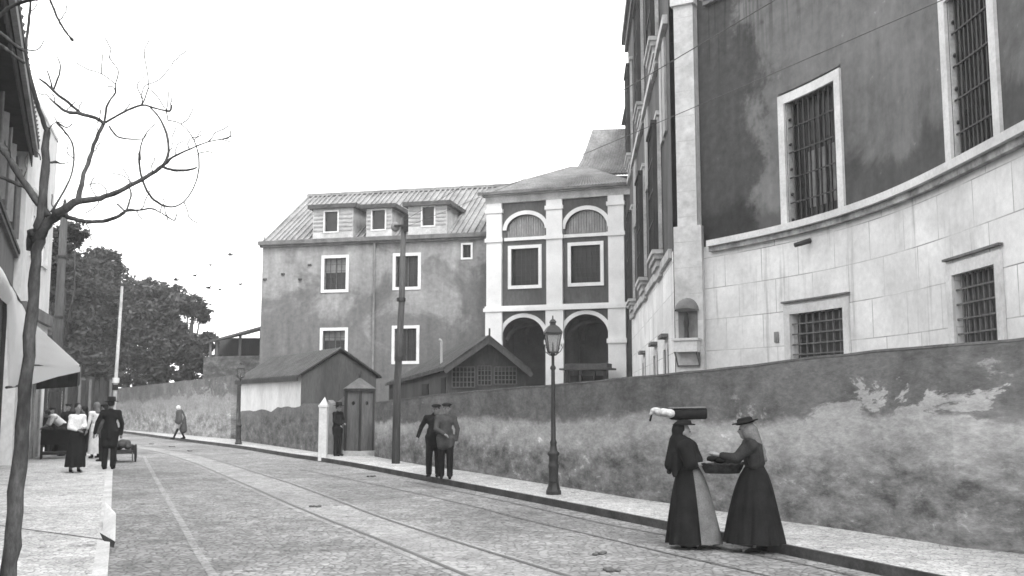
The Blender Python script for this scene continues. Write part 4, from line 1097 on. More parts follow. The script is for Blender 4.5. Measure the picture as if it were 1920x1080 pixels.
for op in doors:
    m_ = MB(); fA.box(m_, *op, -.33, -.30); dr = offset_build(m_, oA, 'door', M['dark_wood'], A_)
    m_ = MB(); a, b, c, d = op
    fA.box(m_, a-.22, a, c, d, .003, .07); fA.box(m_, b, b+.22, c, d, .003, .07); fA.box(m_, a-.22, b+.22, d, d+.25, .003, .09)
    offset_build(m_, oA, 'frame', M['limestone'], dr)
for i, op in enumerate(wins):
    win = window_unit(fA, oA, A_, op, .28, .14, 'white_paint', bars=(1, 2, .02))
    a, b, c, d = op
    for x, dx in ((a, -.42), (b, .42)):
        m_ = MB(); p0 = fA.P(x, c+.03, .07); p1 = fA.P(x+dx*.75, c+.03, .36); m_.obox(p0, p1-p0, nA*.03, (0, 0, d-c-.06)); offset_build(m_, oA, 'shutter', M['shutter'] if i % 2 else M['facade_grey'], win)
mb = MB(); fA.box(mb, 0, fA.len, 4.75, 5.85, .003, .22); fA.box(mb, 0, fA.len, 5.85, 5.95, .003, .32); bal = offset_build(mb, oA, 'balcony', M['grey_wood'], A_)
mb = MB(); fA.box(mb, 0, fA.len, 5.96, 6.06, .10, .36); fA.box(mb, 0, fA.len, 4.62, 4.74, .003, .28); offset_build(mb, oA, 'balcony_rail', M['dark_wood'], bal)
mb = MB(); fA.box(mb, -.3, fA.len+.25, 8.9, 9.0, -.2, .55); ev = offset_build(mb, oA, 'eave', M['soffit'], A_)
mb = MB(); fA.box(mb, -.3, fA.len+.3, 8.86, 9.08, .56, .66); offset_build(mb, oA, 'gutter', M['facade_grey'], ev)
mb = MB()
n = 110
for i in range(n):
    x = lerp(-.2, fA.len+.2, i/n)
    mb.prism([fA.P(x, 8.86, .50), fA.P(x+.17, 8.86, .50), fA.P(x+.085, 8.52, .50)], nA*.03)
offset_build(mb, oA, 'scalloped_fringe', M['dark_wood'], ev)
mb = MB(); p = [fA.P(-.3, 9.09, .68), fA.P(fA.len+.3, 9.09, .68), fA.P(fA.len+.3, 11.6, -4.2), fA.P(-.3, 11.6, -4.2)]
mb.prism(p, (0, 0, .12))
for i in range(60):
    t = i/60; mb.tube([p[0].lerp(p[1], t)+Vector((0, 0, .14)), p[3].lerp(p[2], t)+Vector((0, 0, .14))], .07, 5)
offset_build(mb, oA, 'roof', M['shed_tile'], A_)
mb = MB(); fA.box(mb, fA.len-.12, fA.len, 0, 8.8, .003, .12); offset_build(mb, oA, 'corner_post', M['dark_wood'], A_)

# hanging white blind
def sheet(name, grid, mat, label, cat, th=.02, parent=None, rt=None):
    if rt is None: rt = thing(name, label, cat, (grid[0][0].x, grid[0][0].y, 0))
    o = rt.location; mb = MB(); nr, nc = len(grid), len(grid[0]); off = Vector((th, th*.5, 0))
    vs = [p-o for r in grid for p in r]; m = len(vs); vs += [p+off for p in vs]; fs = []
    for i in range(nr-1):
        for j in range(nc-1):
            a = i*nc+j; fs += [(a, a+1, a+nc+1, a+nc), (m+a, m+a+nc, m+a+nc+1, m+a+1)]
    for j in range(nc-1): fs += [(j, m+j, m+j+1, j+1), ((nr-1)*nc+j, (nr-1)*nc+j+1, m+(nr-1)*nc+j+1, m+(nr-1)*nc+j)]
    for i in range(nr-1): fs += [(i*nc, (i+1)*nc, m+(i+1)*nc, m+i*nc), (i*nc+nc-1, m+i*nc+nc-1, m+(i+1)*nc+nc-1, (i+1)*nc+nc-1)]
    mb.mesh(vs, fs); mb.build('canvas', mat, rt, smooth=False); return rt
T0, T1_, B1_, B0 = at(-60, 400, 15.5), at(49, 588, 24), at(41, 722, 23.6), at(-70, 800, 17.0)
B0.z = 2.0
g = []
for i in range(9):
    t = i/8; row = []
    for j in range(15):
        k = j/14; f_ = .22 if k < .60 else (1.0 if k > .66 else .6); p = T0.lerp(T1_, k).lerp(B0.lerp(B1_, k), t*f_); bl = math.sin(math.pi*t)*.10+.02*math.sin(k*30+t*3); p = p+nA*bl; row.append(p)
    g.append(row)
rt = sheet('shop_awning', g, M['canvas'], 'white canvas blind hanging from the balcony of the near shop house', 'awning')
mb = MB(); mb.tube([T0-rt.location, T1_-rt.location], .04, 8); mb.tube([B0.lerp(B1_, .66)-rt.location, B1_-rt.location], .03, 8); mb.build('rod', M['dark_wood'], rt)

# pale building beyond
pB0, pB1 = Vector((-13.72, 27.25, 0)), Vector((-15.45, 32.6, 0))
fB = Facade([pB0, pB1]); oB = Vector((pB0.x, pB0.y, 0)); B_ = thing('house', 'tall pale rendered house behind the triangular awning', 'house', oB)
dB = (pB1-pB0).normalized(); nB = Vector((dB.y, -dB.x, 0))
opB = [(1.1, 2.1, .12, 3.1), (3.3, 4.3, .12, 3.1)]; wB = [(1.2, 2.1, 6.2, 8.0), (3.5, 4.4, 6.2, 8.0)]
mb = MB(); fB.wall(mb, 0, fB.len, 0, 10.6, opB+wB, .25)
mb.face([fB.P(fB.len, 0), fB.P(fB.len, 0, -8), fB.P(fB.len, 10.6, -8), fB.P(fB.len, 10.6)]); mb.face([fB.P(0, 0), fB.P(0, 0, -8), fB.P(0, 10.6, -8), fB.P(0, 10.6)])
offset_build(mb, oB, 'wall', M['pale_plaster'], B_)
for op in opB:
    m_ = MB(); fB.box(m_, *op, -.26, -.24); dr = offset_build(m_, oB, 'door', M['shutter'], B_)
    m_ = MB(); a, b, c, d = op; fB.box(m_, a-.2, a, c, d, .003, .07); fB.box(m_, b, b+.2, c, d, .003, .07); fB.box(m_, a-.2, b+.2, d, d+.2, .003, .08); offset_build(m_, oB, 'frame', M['old_limestone'], dr)
for op in wB: window_unit(fB, oB, B_, op, .22, .12, 'limestone', bars=(1, 2, .02))
mb = MB(); fB.box(mb, 0, fB.len, 4.3, 4.65, .003, .16); offset_build(mb, oB, 'string_course', M['facade_dim'], B_)
mb = MB(); fB.box(mb, -.02, fB.len+.02, 10.6, 10.72, -8, .03); offset_build(mb, oB, 'roof', M['pale_plaster'], B_)
# triangular awning
W0, O0, Wb = at(60, 604, 27.6), at(150, 686, 26.9), at(56, 722, 27.6)
ln = Vector((-1.38, 3.0, 0)); rt = thing('shop_awning', 'white awning with a triangular side over the left pavement', 'awning', (W0.x, W0.y, 0)); o = rt.location
def thin(mb, pts, nrm): mb.prism([p-o for p in pts], nrm)
mb = MB(); thin(mb, [W0, O0, O0+ln, W0+ln], (0, 0, .02)); mb.build('canvas', M['canvas'], rt)
O1 = O0-Vector((0, 0, .16)); mb = MB(); thin(mb, [W0, O0, O1, W0.lerp(O1, .35)*0+Wb.lerp(O1, .55)-Vector((0, 0, -.03)), Wb], (0, .02, 0)); mb.build('side_panel', M['canvas'], rt)
mb = MB(); thin(mb, [O0+Vector((.01, .02, .0)), O0+ln+Vector((.01, 0, 0)), O0+ln-Vector((-.01, 0, .52)), O0-Vector((-.01, -.02, .50))], (.02, 0, 0)); mb.build('valance', M['facade_grey'], rt)
far_ = [W0+ln*.98, O0+ln*.98, O0+ln*.98-Vector((0, 0, .52)), Wb+ln*.98-Vector((0, 0, .1))]
mb = MB(); thin(mb, far_, (0, .02, 0)); mb.build('dark_back_panel', M['dark_wood'], rt)  # dark sheet added to stand for the shade inside the awning
mb = MB(); mb.tube([W0-o-Vector((0, 0, 1.2)), O0-o-Vector((0, -.1, .05))], .02, 6); mb.tube([O0-o, O0+ln-o], .025, 6); mb.build('awning_arm', M['iron'], rt)
# plank fence behind the group
pf = at(70, 800, 37.5); pf.z = 0; rt = thing('plank_fence', 'tall dark plank fence with pale posts behind the market group', 'fence', pf)
W_ = (at(216, 800, 39.5)-at(70, 800, 37.5)); W_.z = 0; dW = W_.normalized(); nW = Vector((dW.y, -dW.x, 0)); mb = MB(); i = 0; x = 0
rnd = random.Random(4)
while x < W_.length:
    wd = rnd.uniform(.14, .2); mb.obox(dW*x, dW*wd*.93, nW*.03, (0, 0, 2.75+rnd.uniform(-.12, .1))); x += wd
mb.build('boards', M['dark_wood'], rt)
for x in (.9, 1.4, 1.8, 2.6): mb = MB(); mb.obox(dW*x+nW*.035, dW*.10, nW*.08, (0, 0, 2.7)); mb.build('post', M['shutter'], rt)

# ================================================================== TERRACE, OPEN SHED, HOUSE CORNER
a, b = at(380, 720, 58.5), at(520, 720, 56.5); o = Vector((a.x, a.y, 0)); a.z = b.z = 0
zt = EYE+(750-668)/1840*57.5
mb = MB(); mb.prism([a-o, b-o, b-o+Vector((1, 9, 0)), a-o+Vector((-1, 9, 0))], (0, 0, zt)); tag(mb.build('terrace_wall', M['street_wall']), 'grey retaining wall of the terrace left of the grey building', 'wall').location = o
rt = thing('open_shed', 'open-sided shed with a sloping roof on the terrace', 'shed', (a.x+1, 60, zt)); o = rt.location
p = [at(384, 645, 60), at(500, 613, 58.5)]; p2 = [q+Vector((1.2, 5, .9)) for q in p]
mb = MB(); mb.prism([p[0]-o, p[1]-o, p2[1]-o, p2[0]-o], (0, 0, .14)); mb.build('roof', M['shed_wood'], rt)
for u in (392, 404, 447, 486):
    q = at(u, 660, 60); q = Vector((q.x, q.y, 0))-Vector((o.x, o.y, 0)); mb = MB(); mb.obox(q, (.14, 0, 0), (0, .14, 0), (0, 0, interp([(384, 645), (500, 613)], u)*-1*0+(EYE+(750-interp([(384, 645), (500, 613)], u))/1840*60+.0)-zt)); mb.build('post', M['grey_wood'], rt)
mb = MB(); q0, q1 = at(402, 660, 63), at(500, 660, 63); mb.obox(Vector((q0.x, 63, 0))-Vector((o.x, o.y, 0)), (q1.x-q0.x, 0, 0), (0, .15, 0), (0, 0, 1.4)); mb.build('back_wall', M['shed_wood'], rt)

# ================================================================== TREES
def leaves_mesh(clumps, n, size, seed, flat=.5):
    r = random.Random(seed); vs = []; fs = []
    tot = sum(c[1][0]*c[1][2]+c[1][1]*c[1][2] for c in clumps)
    for c, rad in clumps:
        k = max(3, int(n*(rad[0]*rad[2]+rad[1]*rad[2])/tot/26))
        for _ in range(k):
            while True:
                v = Vector((r.uniform(-1, 1), r.uniform(-1, 1), r.uniform(-1, 1)))
                if v.length < 1 and v.length > .35+.5*r.random()**2: break
            cc = c+Vector((v.x*rad[0], v.y*rad[1], v.z*rad[2])); cr = r.uniform(.22, .62)*min(1.3, max(.5, rad[2]*.5))
            for _ in range(26):
                g_ = Vector((r.gauss(0, 1), r.gauss(0, 1), r.gauss(0, .75)))*cr*.55; p = cc+g_
                s_ = size*r.uniform(.6, 1.35); a = Vector((r.gauss(0, 1), r.gauss(0, 1), r.gauss(0, flat))).normalized()
                b = a.cross(Vector((r.gauss(0, 1), r.gauss(0, 1), r.gauss(0, 1)))).normalized()
                m = len(vs); vs += [p-a*s_, p-b*s_*.5, p+a*s_, p+b*s_*.5]; fs.append((m, m+1, m+2, m+3))
    return vs, fs
def tree(label, base, clumps, n, size, seed, mat='leaf', trunk_r=.25, name='tree', cat='tree', group='leafy trees behind the far wall'):
    rt = thing(name, label, cat, base, 0, group); o = Vector(base)
    vs, fs = leaves_mesh([(c-o, rr) for c, rr in clumps], int(n*1.35), size, seed)
    v2, f2 = leaves_mesh([(c-o, (rr[0]*.72, rr[1]*.72, rr[2]*.72)) for c, rr in clumps], int(n*.35), size*1.9, seed+50); k0 = len(vs); vs += v2; fs += [tuple(i+k0 for i in q) for q in f2]
    mb = MB(); mb.mesh(vs, fs); mb.build('crown', M[mat], rt)
    r = random.Random(seed); mb = MB(); top = max(c.z for c, _ in clumps)-o.z; lowz = min(c.z for c, _ in clumps)-o.z
    mb.tube([(0, 0, -.1), (.1, .05, lowz*.6), (.05, 0, lowz+(top-lowz)*.5), (.2, .1, top)], [trunk_r, trunk_r*.8, trunk_r*.5, trunk_r*.15], 9)
    for c, rr in clumps:
        e = c-o; s_ = Vector((.08, 0, max(.8, lowz*.55))); mid = s_.lerp(e, .5)+Vector((r.uniform(-.3, .3), r.uniform(-.3, .3), .3)); mb.tube([s_, mid, e+Vector((0, 0, rr[2]*.4))], [trunk_r*.5, trunk_r*.3, trunk_r*.08], 6)
    mb.build('trunk', M['bark'], rt, smooth=True)
    return rt
def E(u, v, ru, rv, Y): 
    k = Y/1840; return (at(u, v, Y), (ru*k, (ru+rv)*.5*k, rv*k))
def bs_(u, Y): q = at(u, 750, Y); return (q.x, q.y, 0)
tree('tallest dense dark tree behind the far wall', bs_(180, 65), [E(190, 500, 42, 40, 65), E(160, 540, 52, 50, 64), E(212, 560, 45, 60, 65), E(150, 620, 52, 60, 64), E(205, 640, 45, 60, 65), E(170, 690, 60, 45, 65)], 17000, .15, 1, 'dark_leaf', .35)
tree('round leafy tree between the tallest tree and the sparse one', bs_(285, 63), [E(285, 552, 38, 30, 63), E(262, 590, 35, 45, 63), E(310, 590, 35, 42, 63), E(285, 650, 50, 50, 63), E(330, 560, 22, 25, 63)], 11000, .145, 2, 'leaf', .3)
tree('sparse feathery tree nearest the open shed', bs_(352, 61), [E(352, 572, 30, 20, 61), E(378, 590, 14, 20, 61), E(330, 620, 22, 20, 61), E(352, 655, 40, 32, 61), E(390, 640, 14, 22, 61)], 4500, .13, 3, 'leaf', .25)
tree('dark tree rising behind the pale house', bs_(100, 56), [E(125, 520, 30, 60, 56), E(120, 600, 45, 70, 56), E(150, 690, 60, 50, 56)], 5500, .16, 4, 'dark_leaf', .3)
tree('small dark leafed tree beside the tall wooden pole', bs_(104, 41), [E(92, 500, 26, 40, 41), E(140, 440, 22, 20, 41), E(108, 455, 30, 30, 41), E(100, 545, 22, 18, 41)], 1500, .13, 5, 'dark_leaf', .14, group=None)
hb = bs_(320, 61.5); vs, fs = leaves_mesh([(c-Vector(hb), r_) for c, r_ in (E(250, 700, 60, 30, 62.5), E(330, 690, 60, 26, 61.5), E(400, 684, 45, 16, 60.5), E(430, 688, 26, 10, 60.5), E(300, 715, 90, 20, 62))], 6500, .16, 6)
mb = MB(); mb.mesh(vs, fs); hd = tag(mb.build('hedge', M['dark_leaf']), 'dark hedge growing along the top of the far wall', 'hedge', kind='stuff'); hd.location = hb

# bare pollarded tree in the foreground
TY = 7.5
bt = at(4, 1180, TY); bt.z = KH-.02; bare = thing('bare_tree', 'leafless pollarded tree with curling twigs in the left foreground', 'tree', bt)
def branch(pts, name='branch', yo=None, n=7, seed=0):
    r = random.Random(int(pts[-1][0]*7+pts[-1][1])); k = r.uniform(-.35, .35) if yo is None else yo; P_ = []; rd = []
    for i, (u, v, w_) in enumerate(pts):
        y = TY+k*(i/max(1, len(pts)-1)) ; P_.append(at(u, v, y)-bt); rd.append(max(.0042, w_*TY/1840/2*.88))
    # refine with Catmull-Rom
    Q = []; RR = []
    for i in range(len(P_)-1):
        p0, p1, p2, p3 = P_[max(i-1, 0)], P_[i], P_[i+1], P_[min(i+2, len(P_)-1)]
        for j in range(4):
            t = j/4; q = .5*((2*p1)+(p2-p0)*t+(2*p0-5*p1+4*p2-p3)*t*t+(3*p1-p0-3*p2+p3)*t**3)
            q = q+Vector((r.gauss(0, 1), r.gauss(0, 1), r.gauss(0, 1)))*rd[i]*.12; Q.append(q); RR.append(lerp(rd[i], rd[i+1], t)*r.uniform(.9, 1.12))
    Q.append(P_[-1]); RR.append(rd[-1]*.7)
    mb = MB(); mb.tube(Q, RR, n); return mb.build(name, M['bark'], bare, smooth=True)
base_pt = [(3, 1186, 52), (8, 1150, 46), (15, 1080, 42), (28, 960, 38), (40, 800, 34), (52, 700, 31), (62, 560, 29), (70, 470, 28), (76, 407, 25), (84, 320, 21), (88, 250, 17), (89, 242, 13)]
branch([(a, b, c*.80) for a, b, c in base_pt], 'trunk', 0, 14)
for b_ in (
 [(68, 455, 24), (88, 420, 22), (110, 400, 20), (130, 386, 17), (150, 372, 14)],
 [(146, 376, 13), (155, 335, 10), (168, 296, 9), (185, 250, 8), (196, 230, 8)],
 [(196, 232, 8), (180, 222, 8), (150, 213, 8), (125, 210, 7), (107, 197, 5), (92, 183, 3)],
 [(152, 213, 5), (128, 192, 6), (105, 175, 6), (88, 158, 5), (72, 147, 3)],
 [(100, 170, 4), (110, 142, 4), (113, 122, 3), (107, 106, 2)],
 [(98, 166, 4), (92, 142, 3), (88, 132, 2)],
 [(196, 230, 5), (199, 205, 5), (205, 190, 4), (216, 174, 4), (217, 158, 3), (222, 134, 2), (212, 118, 2), (204, 106, 3)],
 [(217, 158, 2.4), (190, 138, 2), (165, 130, 1.6), (140, 116, 1.3)],
 [(190, 138, 1.5), (191, 118, 1.3), (193, 100, 1)],
 [(198, 230, 5), (230, 211, 5), (265, 197, 5), (295, 204, 4), (318, 208, 5), (322, 196, 3)],
 [(266, 197, 4), (274, 178, 3), (278, 160, 2.5), (277, 140, 2), (272, 112, 1.5)],
 [(268, 185, 2), (257, 160, 2), (272, 142, 1.4)],
 [(278, 158, 2), (300, 148, 1.6), (322, 122, 1.2)],
 [(278, 165, 2), (296, 182, 2), (312, 205, 1.5), (316, 170, 1)],
 [(282, 202, 3), (298, 220, 4), (312, 250, 5), (316, 285, 6), (306, 310, 6)],
 [(204, 236, 4), (214, 250, 4), (226, 258, 4), (265, 261, 2), (275, 250, 1)],
 [(148, 378, 13), (175, 374, 12), (205, 366, 11), (245, 348, 10), (285, 325, 9), (308, 308, 8), (325, 294, 5), (355, 280, 3.5), (390, 266, 3), (420, 260, 3), (436, 254, 1.5)],
 [(415, 261, 2), (432, 266, 1.3)],
 [(306, 313, 6), (325, 319, 6), (350, 319, 6), (370, 314, 4)],
 [(262, 285, 5), (261, 305, 5), (266, 335, 5), (280, 365, 5), (300, 382, 5), (322, 388, 4), (345, 378, 3), (364, 350, 3), (373, 315, 3.5), (370, 280, 3), (355, 248, 2.5), (335, 230, 2), (315, 226, 3)],
 [(262, 300, 5), (265, 270, 3), (278, 245, 2), (292, 232, 1.5)],
 [(118, 402, 11), (140, 411, 10), (165, 415, 9), (200, 413, 8), (228, 402, 7), (237, 395, 6), (262, 394, 4), (283, 391, 4), (300, 398, 3), (315, 407, 3), (327, 413, 3), (332, 400, 1.5)],
 [(236, 397, 5), (242, 380, 4), (246, 362, 4), (240, 345, 2)],
 [(234, 396, 3), (226, 388, 4), (219, 382, 4)],
 [(96, 398, 6), (110, 375, 5), (130, 338, 4), (138, 305, 4), (137, 275, 4), (128, 255, 4), (115, 240, 4), (107, 230, 5), (124, 239, 3), (136, 232, 1.5)],
 [(70, 448, 20), (60, 435, 18), (53, 470, 12)],
 [(90, 405, 14), (74, 381, 14), (42, 337, 14), (20, 300, 14), (-5, 268, 14), (-40, 230, 12)],
 [(66, 372, 8), (48, 352, 8), (25, 342, 8), (0, 331, 8), (-30, 322, 7)],
 [(-40, 75, 9), (-5, 34, 9), (22, 12, 8), (50, 2, 7), (85, -4, 6), (140, -14, 5)],
 [(92, -6, 5), (98, 10, 5), (110, 38, 5), (122, 58, 5), (130, 68, 4), (137, 76, 9)],
 [(48, 92, 7), (53, 50, 6), (57, 10, 5), (60, -30, 4)],
 [(88, 246, 9), (68, 190, 9), (54, 130, 8), (48, 92, 7)],
 [(-20, 48, 9), (5, 66, 9), (28, 85, 8), (46, 96, 7)],
 [(-20, 70, 8), (8, 90, 8), (25, 103, 7), (46, 118, 6)],
 [(46, 93, 4), (66, 94, 3), (76, 88, 3), (83, 74, 2)],
 [(88, 250, 5), (78, 228, 5), (74, 200, 3)],
 [(93, 305, 4), (105, 304, 6), (116, 307, 3), (130, 304, 1.5)],
 [(160, 400, 2), (185, 380, 1.6), (170, 350, 1), (178, 330, 1)],
 [(250, 346, 2), (232, 330, 2), (210, 325, 1.2)],
 [(84, 330, 5), (88, 300, 6), (90, 280, 3)],
 ):
    branch(b_)

tr = random.Random(77)
for (u, v, ang) in ((100, 395, 100), (165, 300, 60), (185, 250, 130), (230, 211, 80), (265, 197, 40), (318, 208, 70), (316, 285, 20), (330, 290, 60), (390, 266, 30), (420, 260, -20), (355, 280, 90), (300, 382, -60), (345, 378, -30), (370, 290, 10), (237, 395, 70), (262, 394, 60), (300, 398, 40), (200, 366, 80), (245, 348, 95), (285, 325, 110), (140, 300, 110), (128, 255, 150), (107, 197, 100), (92, 183, 120), (216, 174, 60), (205, 108, 110), (272, 112, 80), (322, 122, 60), (160, 414, -50), (76, 300, 130), (84, 260, 70), (60, 20, 40), (110, 38, 0), (20, 300, 80), (42, 337, 60), (150, 213, 90), (125, 210, 70), (315, 226, 60), (340, 232, 40), (365, 262, 20)):
    pts = [(u, v, 2.6)]; a = ang+tr.uniform(-20, 20); L = tr.uniform(22, 52); k = 5
    for i in range(k): a += tr.uniform(-38, 38); u += math.cos(R(a))*L/k; v -= math.sin(R(a))*L/k; pts.append((u, v, 2.4-.3*i))
    branch(pts, 'twig', tr.uniform(-.2, .2), 5)

# ================================================================== POLES, LAMPS, WIRES
pb = Vector(atz(742, 869, KH)); rt = thing('utility_pole', 'tall wooden pole in front of the grey building with a bracket on top', 'pole', pb)
tp = at(757, 408, pb.y)-pb; mb = MB()
mb.tube([Vector((0, 0, -.1)), tp*.3+Vector((-.03, 0, 0)), tp*.65+Vector((.02, 0, 0)), tp], [.12, .105, .09, .07], 12); mb.build('pole', M['pole_wood'], rt, smooth=True)
mb = MB(); q = at(741, 425, pb.y)-pb; mb.ell(q, (.13, .11, .15)); mb.build('cable_drum', M['facade_grey'], rt, smooth=True)
mb = MB(); mb.beam(tp+Vector((-.26, -.10, -.26)), tp+Vector((.10, -.10, -.26)), .06, .06); mb.obox(tp+Vector((.02, -.12, -.42)), (.12, 0, 0), (0, .1, 0), (0, 0, .5)); mb.build('bracket', M['dark_wood'], rt)
mb = MB()
for t in (.42, .66): mb = MB(); mb.tube([tp*t+Vector((0, 0, -.05)), tp*t+Vector((0, 0, .05))], .13, 12); mb.build('iron_band', M['iron'], rt)
pole_top = tp+pb
pb = Vector(atz(106, 853, KH)); pb = Vector((at(104, 700, 33.5).x, 33.5, KH)); rt = thing('utility_pole', 'tall thick wooden pole with a pointed finial behind the triangular awning', 'pole', pb)
tp = at(121, 392, 33.5)-pb; mb = MB(); mb.tube([Vector((0, 0, -.1)), tp*.5, tp], [.15, .14, .12], 12); mb.build('pole', M['pole_wood'], rt, smooth=True)
mb = MB(); mb.lathe(tp, [(.12, 0), (.15, .05), (.08, .12), (.05, .22), (.06, .27), (.01, .38)], 10); mb.build('finial', M['iron'], rt, smooth=True)
mb = MB()
for t in (.25, .55, .8): mb = MB(); mb.tube([tp*t+Vector((0, 0, -.04)), tp*t+Vector((0, 0, .04))], .165, 12); mb.build('iron_band', M['iron'], rt)
pb = Vector((at(207, 862, 29.5).x, 29.5, 0.12)); rt = thing('tram_pole', 'slim white painted leaning pole at the edge of the left pavement', 'pole', pb)
tp = at(229, 537, 29.5)-pb; mb = MB(); mb.tube([Vector((0, 0, -.1)), tp*.45, tp*.46, tp], [.07, .065, .052, .04], 10); mb.build('pole', M['old_limestone'], rt, smooth=True)
mb = MB(); 
mb.tube([tp*.44, tp*.47], .10, 10); mb.build('collar', M['white_paint'], rt); mb = MB(); mb.tube([tp*.40, tp*.43], .088, 10); mb.build('band', M['dark_wood'], rt)
# street lamps
def lamp(label, loc):
    rt = thing('street_lamp', label, 'street lamp', loc, R(8), 'cast iron gas lamps along the pavement')
    mb = MB(); mb.lathe((0, 0, -.05), [(.17, 0), (.17, .12), (.15, .16), (.13, .22), (.115, .3)], 8, rot=R(22.5)); mb.build('base', M['iron'], rt, bevel=.008)
    mb = MB(); mb.lathe((0, 0, .25), [(.12, 0), (.108, .05), (.108, .30), (.118, .34), (.118, .38), (.10, .42), (.10, .56), (.135, .60), (.135, .64), (.085, .68), (.068, .80), (.078, .86), (.054, .92), (.048, 1.6), (.042, 2.35), (.040, 2.42), (.062, 2.45), (.062, 2.49), (.034, 2.53), (.032, 2.72), (.06, 2.76), (.04, 2.80)], 16); mb.build('post', M['iron'], rt, smooth=True)
    z0, z1 = 3.06, 3.47; w0, w1 = .095, .165
    mb = MB()
    for sx, sy in ((1, 1), (1, -1), (-1, 1), (-1, -1)):
        mb.tube([(sx*w0, sy*w0, z0), (sx*w1, sy*w1, z1)], .012, 5); mb.tube([(sx*.05, sy*.05, z0-.07), (sx*w0*1.5, sy*w0*1.5, z0+.02), (sx*w0*1.9, sy*w0*1.9, z0+.10), (sx*w0*1.65, sy*w0*1.65, z0+.16)], .009, 5)
    for z, w_ in ((z0, w0), (z1, w1)):
        for a, b in (((-1, -1), (1, -1)), ((1, -1), (1, 1)), ((1, 1), (-1, 1)), ((-1, 1), (-1, -1))): mb.beam((a[0]*w_, a[1]*w_, z), (b[0]*w_, b[1]*w_, z), .03, .035)
    mb.tube([(0, 0, z0-.04), (0, 0, z0+.22)], [.03, .012], 8); fr = mb.build('lantern_frame', M['iron'], rt)
    mb = MB(); g0, g1 = w0*.97, w1*.97
    mb.mesh([(-g0, -g0, z0), (g0, -g0, z0), (g0, g0, z0), (-g0, g0, z0), (-g1, -g1, z1), (g1, -g1, z1), (g1, g1, z1), (-g1, g1, z1)], [(0, 1, 5, 4), (1, 2, 6, 5), (2, 3, 7, 6), (3, 0, 4, 7)]); mb.build('lantern_glass', M['lamp_glass'], rt)
    mb = MB(); mb.lathe((0, 0, z1+.018), [(.27, 0), (.25, .03), (.17, .12), (.11, .16), (.08, .17), (.08, .22), (.10, .23), (.07, .28), (.02, .31), (.015, .38)], 4, rot=R(45)); mb.build('lantern_roof', M['iron'], rt)
    rt.scale = (.88,)*3
    return rt
m, t_, b_ = newmat('lamp_glass', .15, .5); b_.inputs['Base Color'].default_value = (.45, .45, .45, 1); b_.inputs['Transmission Weight'].default_value = .8; b_.inputs['IOR'].default_value = 1.05; M['lamp_glass'] = m
lp = lamp('nearer cast iron street lamp standing in front of the white arcade', Vector(atz(1038, 927, KH)))
dup(lp, Vector(atz(447, 833, KH)), R(20), 'farther cast iron street lamp in front of the whitewashed shed')
# overhead wires
def wire(a, b, sag, label, r=.008):
    mb = MB(); pts = []; n = 28
    for i in range(n+1):
        t = i/n; p = a.lerp(b, t); p.z -= sag*4*t*(1-t); pts.append(p-a)
    mb.tube(pts, r, 5); o = tag(mb.build('overhead_wire', M['wire']), label, 'wire', 'overhead wires'); o.location = a
M['wire'] = plain('wire', .05, .08, 3, .6)
wire(pole_top+Vector((0, 0, -.1)), at(1490, -22, 11), .0, 'upper overhead wire crossing in front of the white corner pilaster', .007)
wire(pole_top+Vector((0, 0, -.3)), at(1790, -10, 10), .05, 'lower overhead wire crossing the dark plaster above the barred window', .006)
wire(mast_top, at(985, -28, 15), .0, 'faint overhead wire running up across the open sky', .006)

# birds
BL = ('leftmost small dark bird of the upper rising row beside the trees', 'second bird from the left in the upper row, just right of the leftmost', 'third bird from the left in the upper row, below the highest one', 'highest small bird in the open sky left of the grey building', 'left bird of the lower row of three over the sparse tree', 'middle bird of the lower row of three over the sparse tree', 'right bird of the lower row, nearest the grey building')
for i, (u, v) in enumerate(((330, 525), (365, 517), (395, 497), (432, 478), (391, 540), (412, 543), (451, 533))):
    p = at(u, v, 34); rt = empty('bird', p, R(30+i*47)); mb = MB()
    mb.ell((0, 0, 0), (.075, .028, .026), n=8, m=6); mb.cap((.06, 0, .01), (.085, 0, .012), .02, .014, 6); mb.prism([(-.06, -.01, 0), (-.06, .01, 0), (-.13, .03, 0), (-.13, -.03, 0)], (0, 0, .004))
    for s_ in (1, -1): mb.prism([(.03, s_*.015, .01), (-.03, s_*.015, .01), (-.05, s_*.12, .05), (-.02, s_*.13, .05)], (0, 0, .006))
    rt2 = mb.build('bird', M['dark_cloth']); rt2.location = p; rt2.rotation_euler = (0, 0, R(30+i*47)); bpy.data.objects.remove(rt)
    rt2.scale = (1.25,)*3; tag(rt2, BL[i], 'bird', 'birds over the trees')

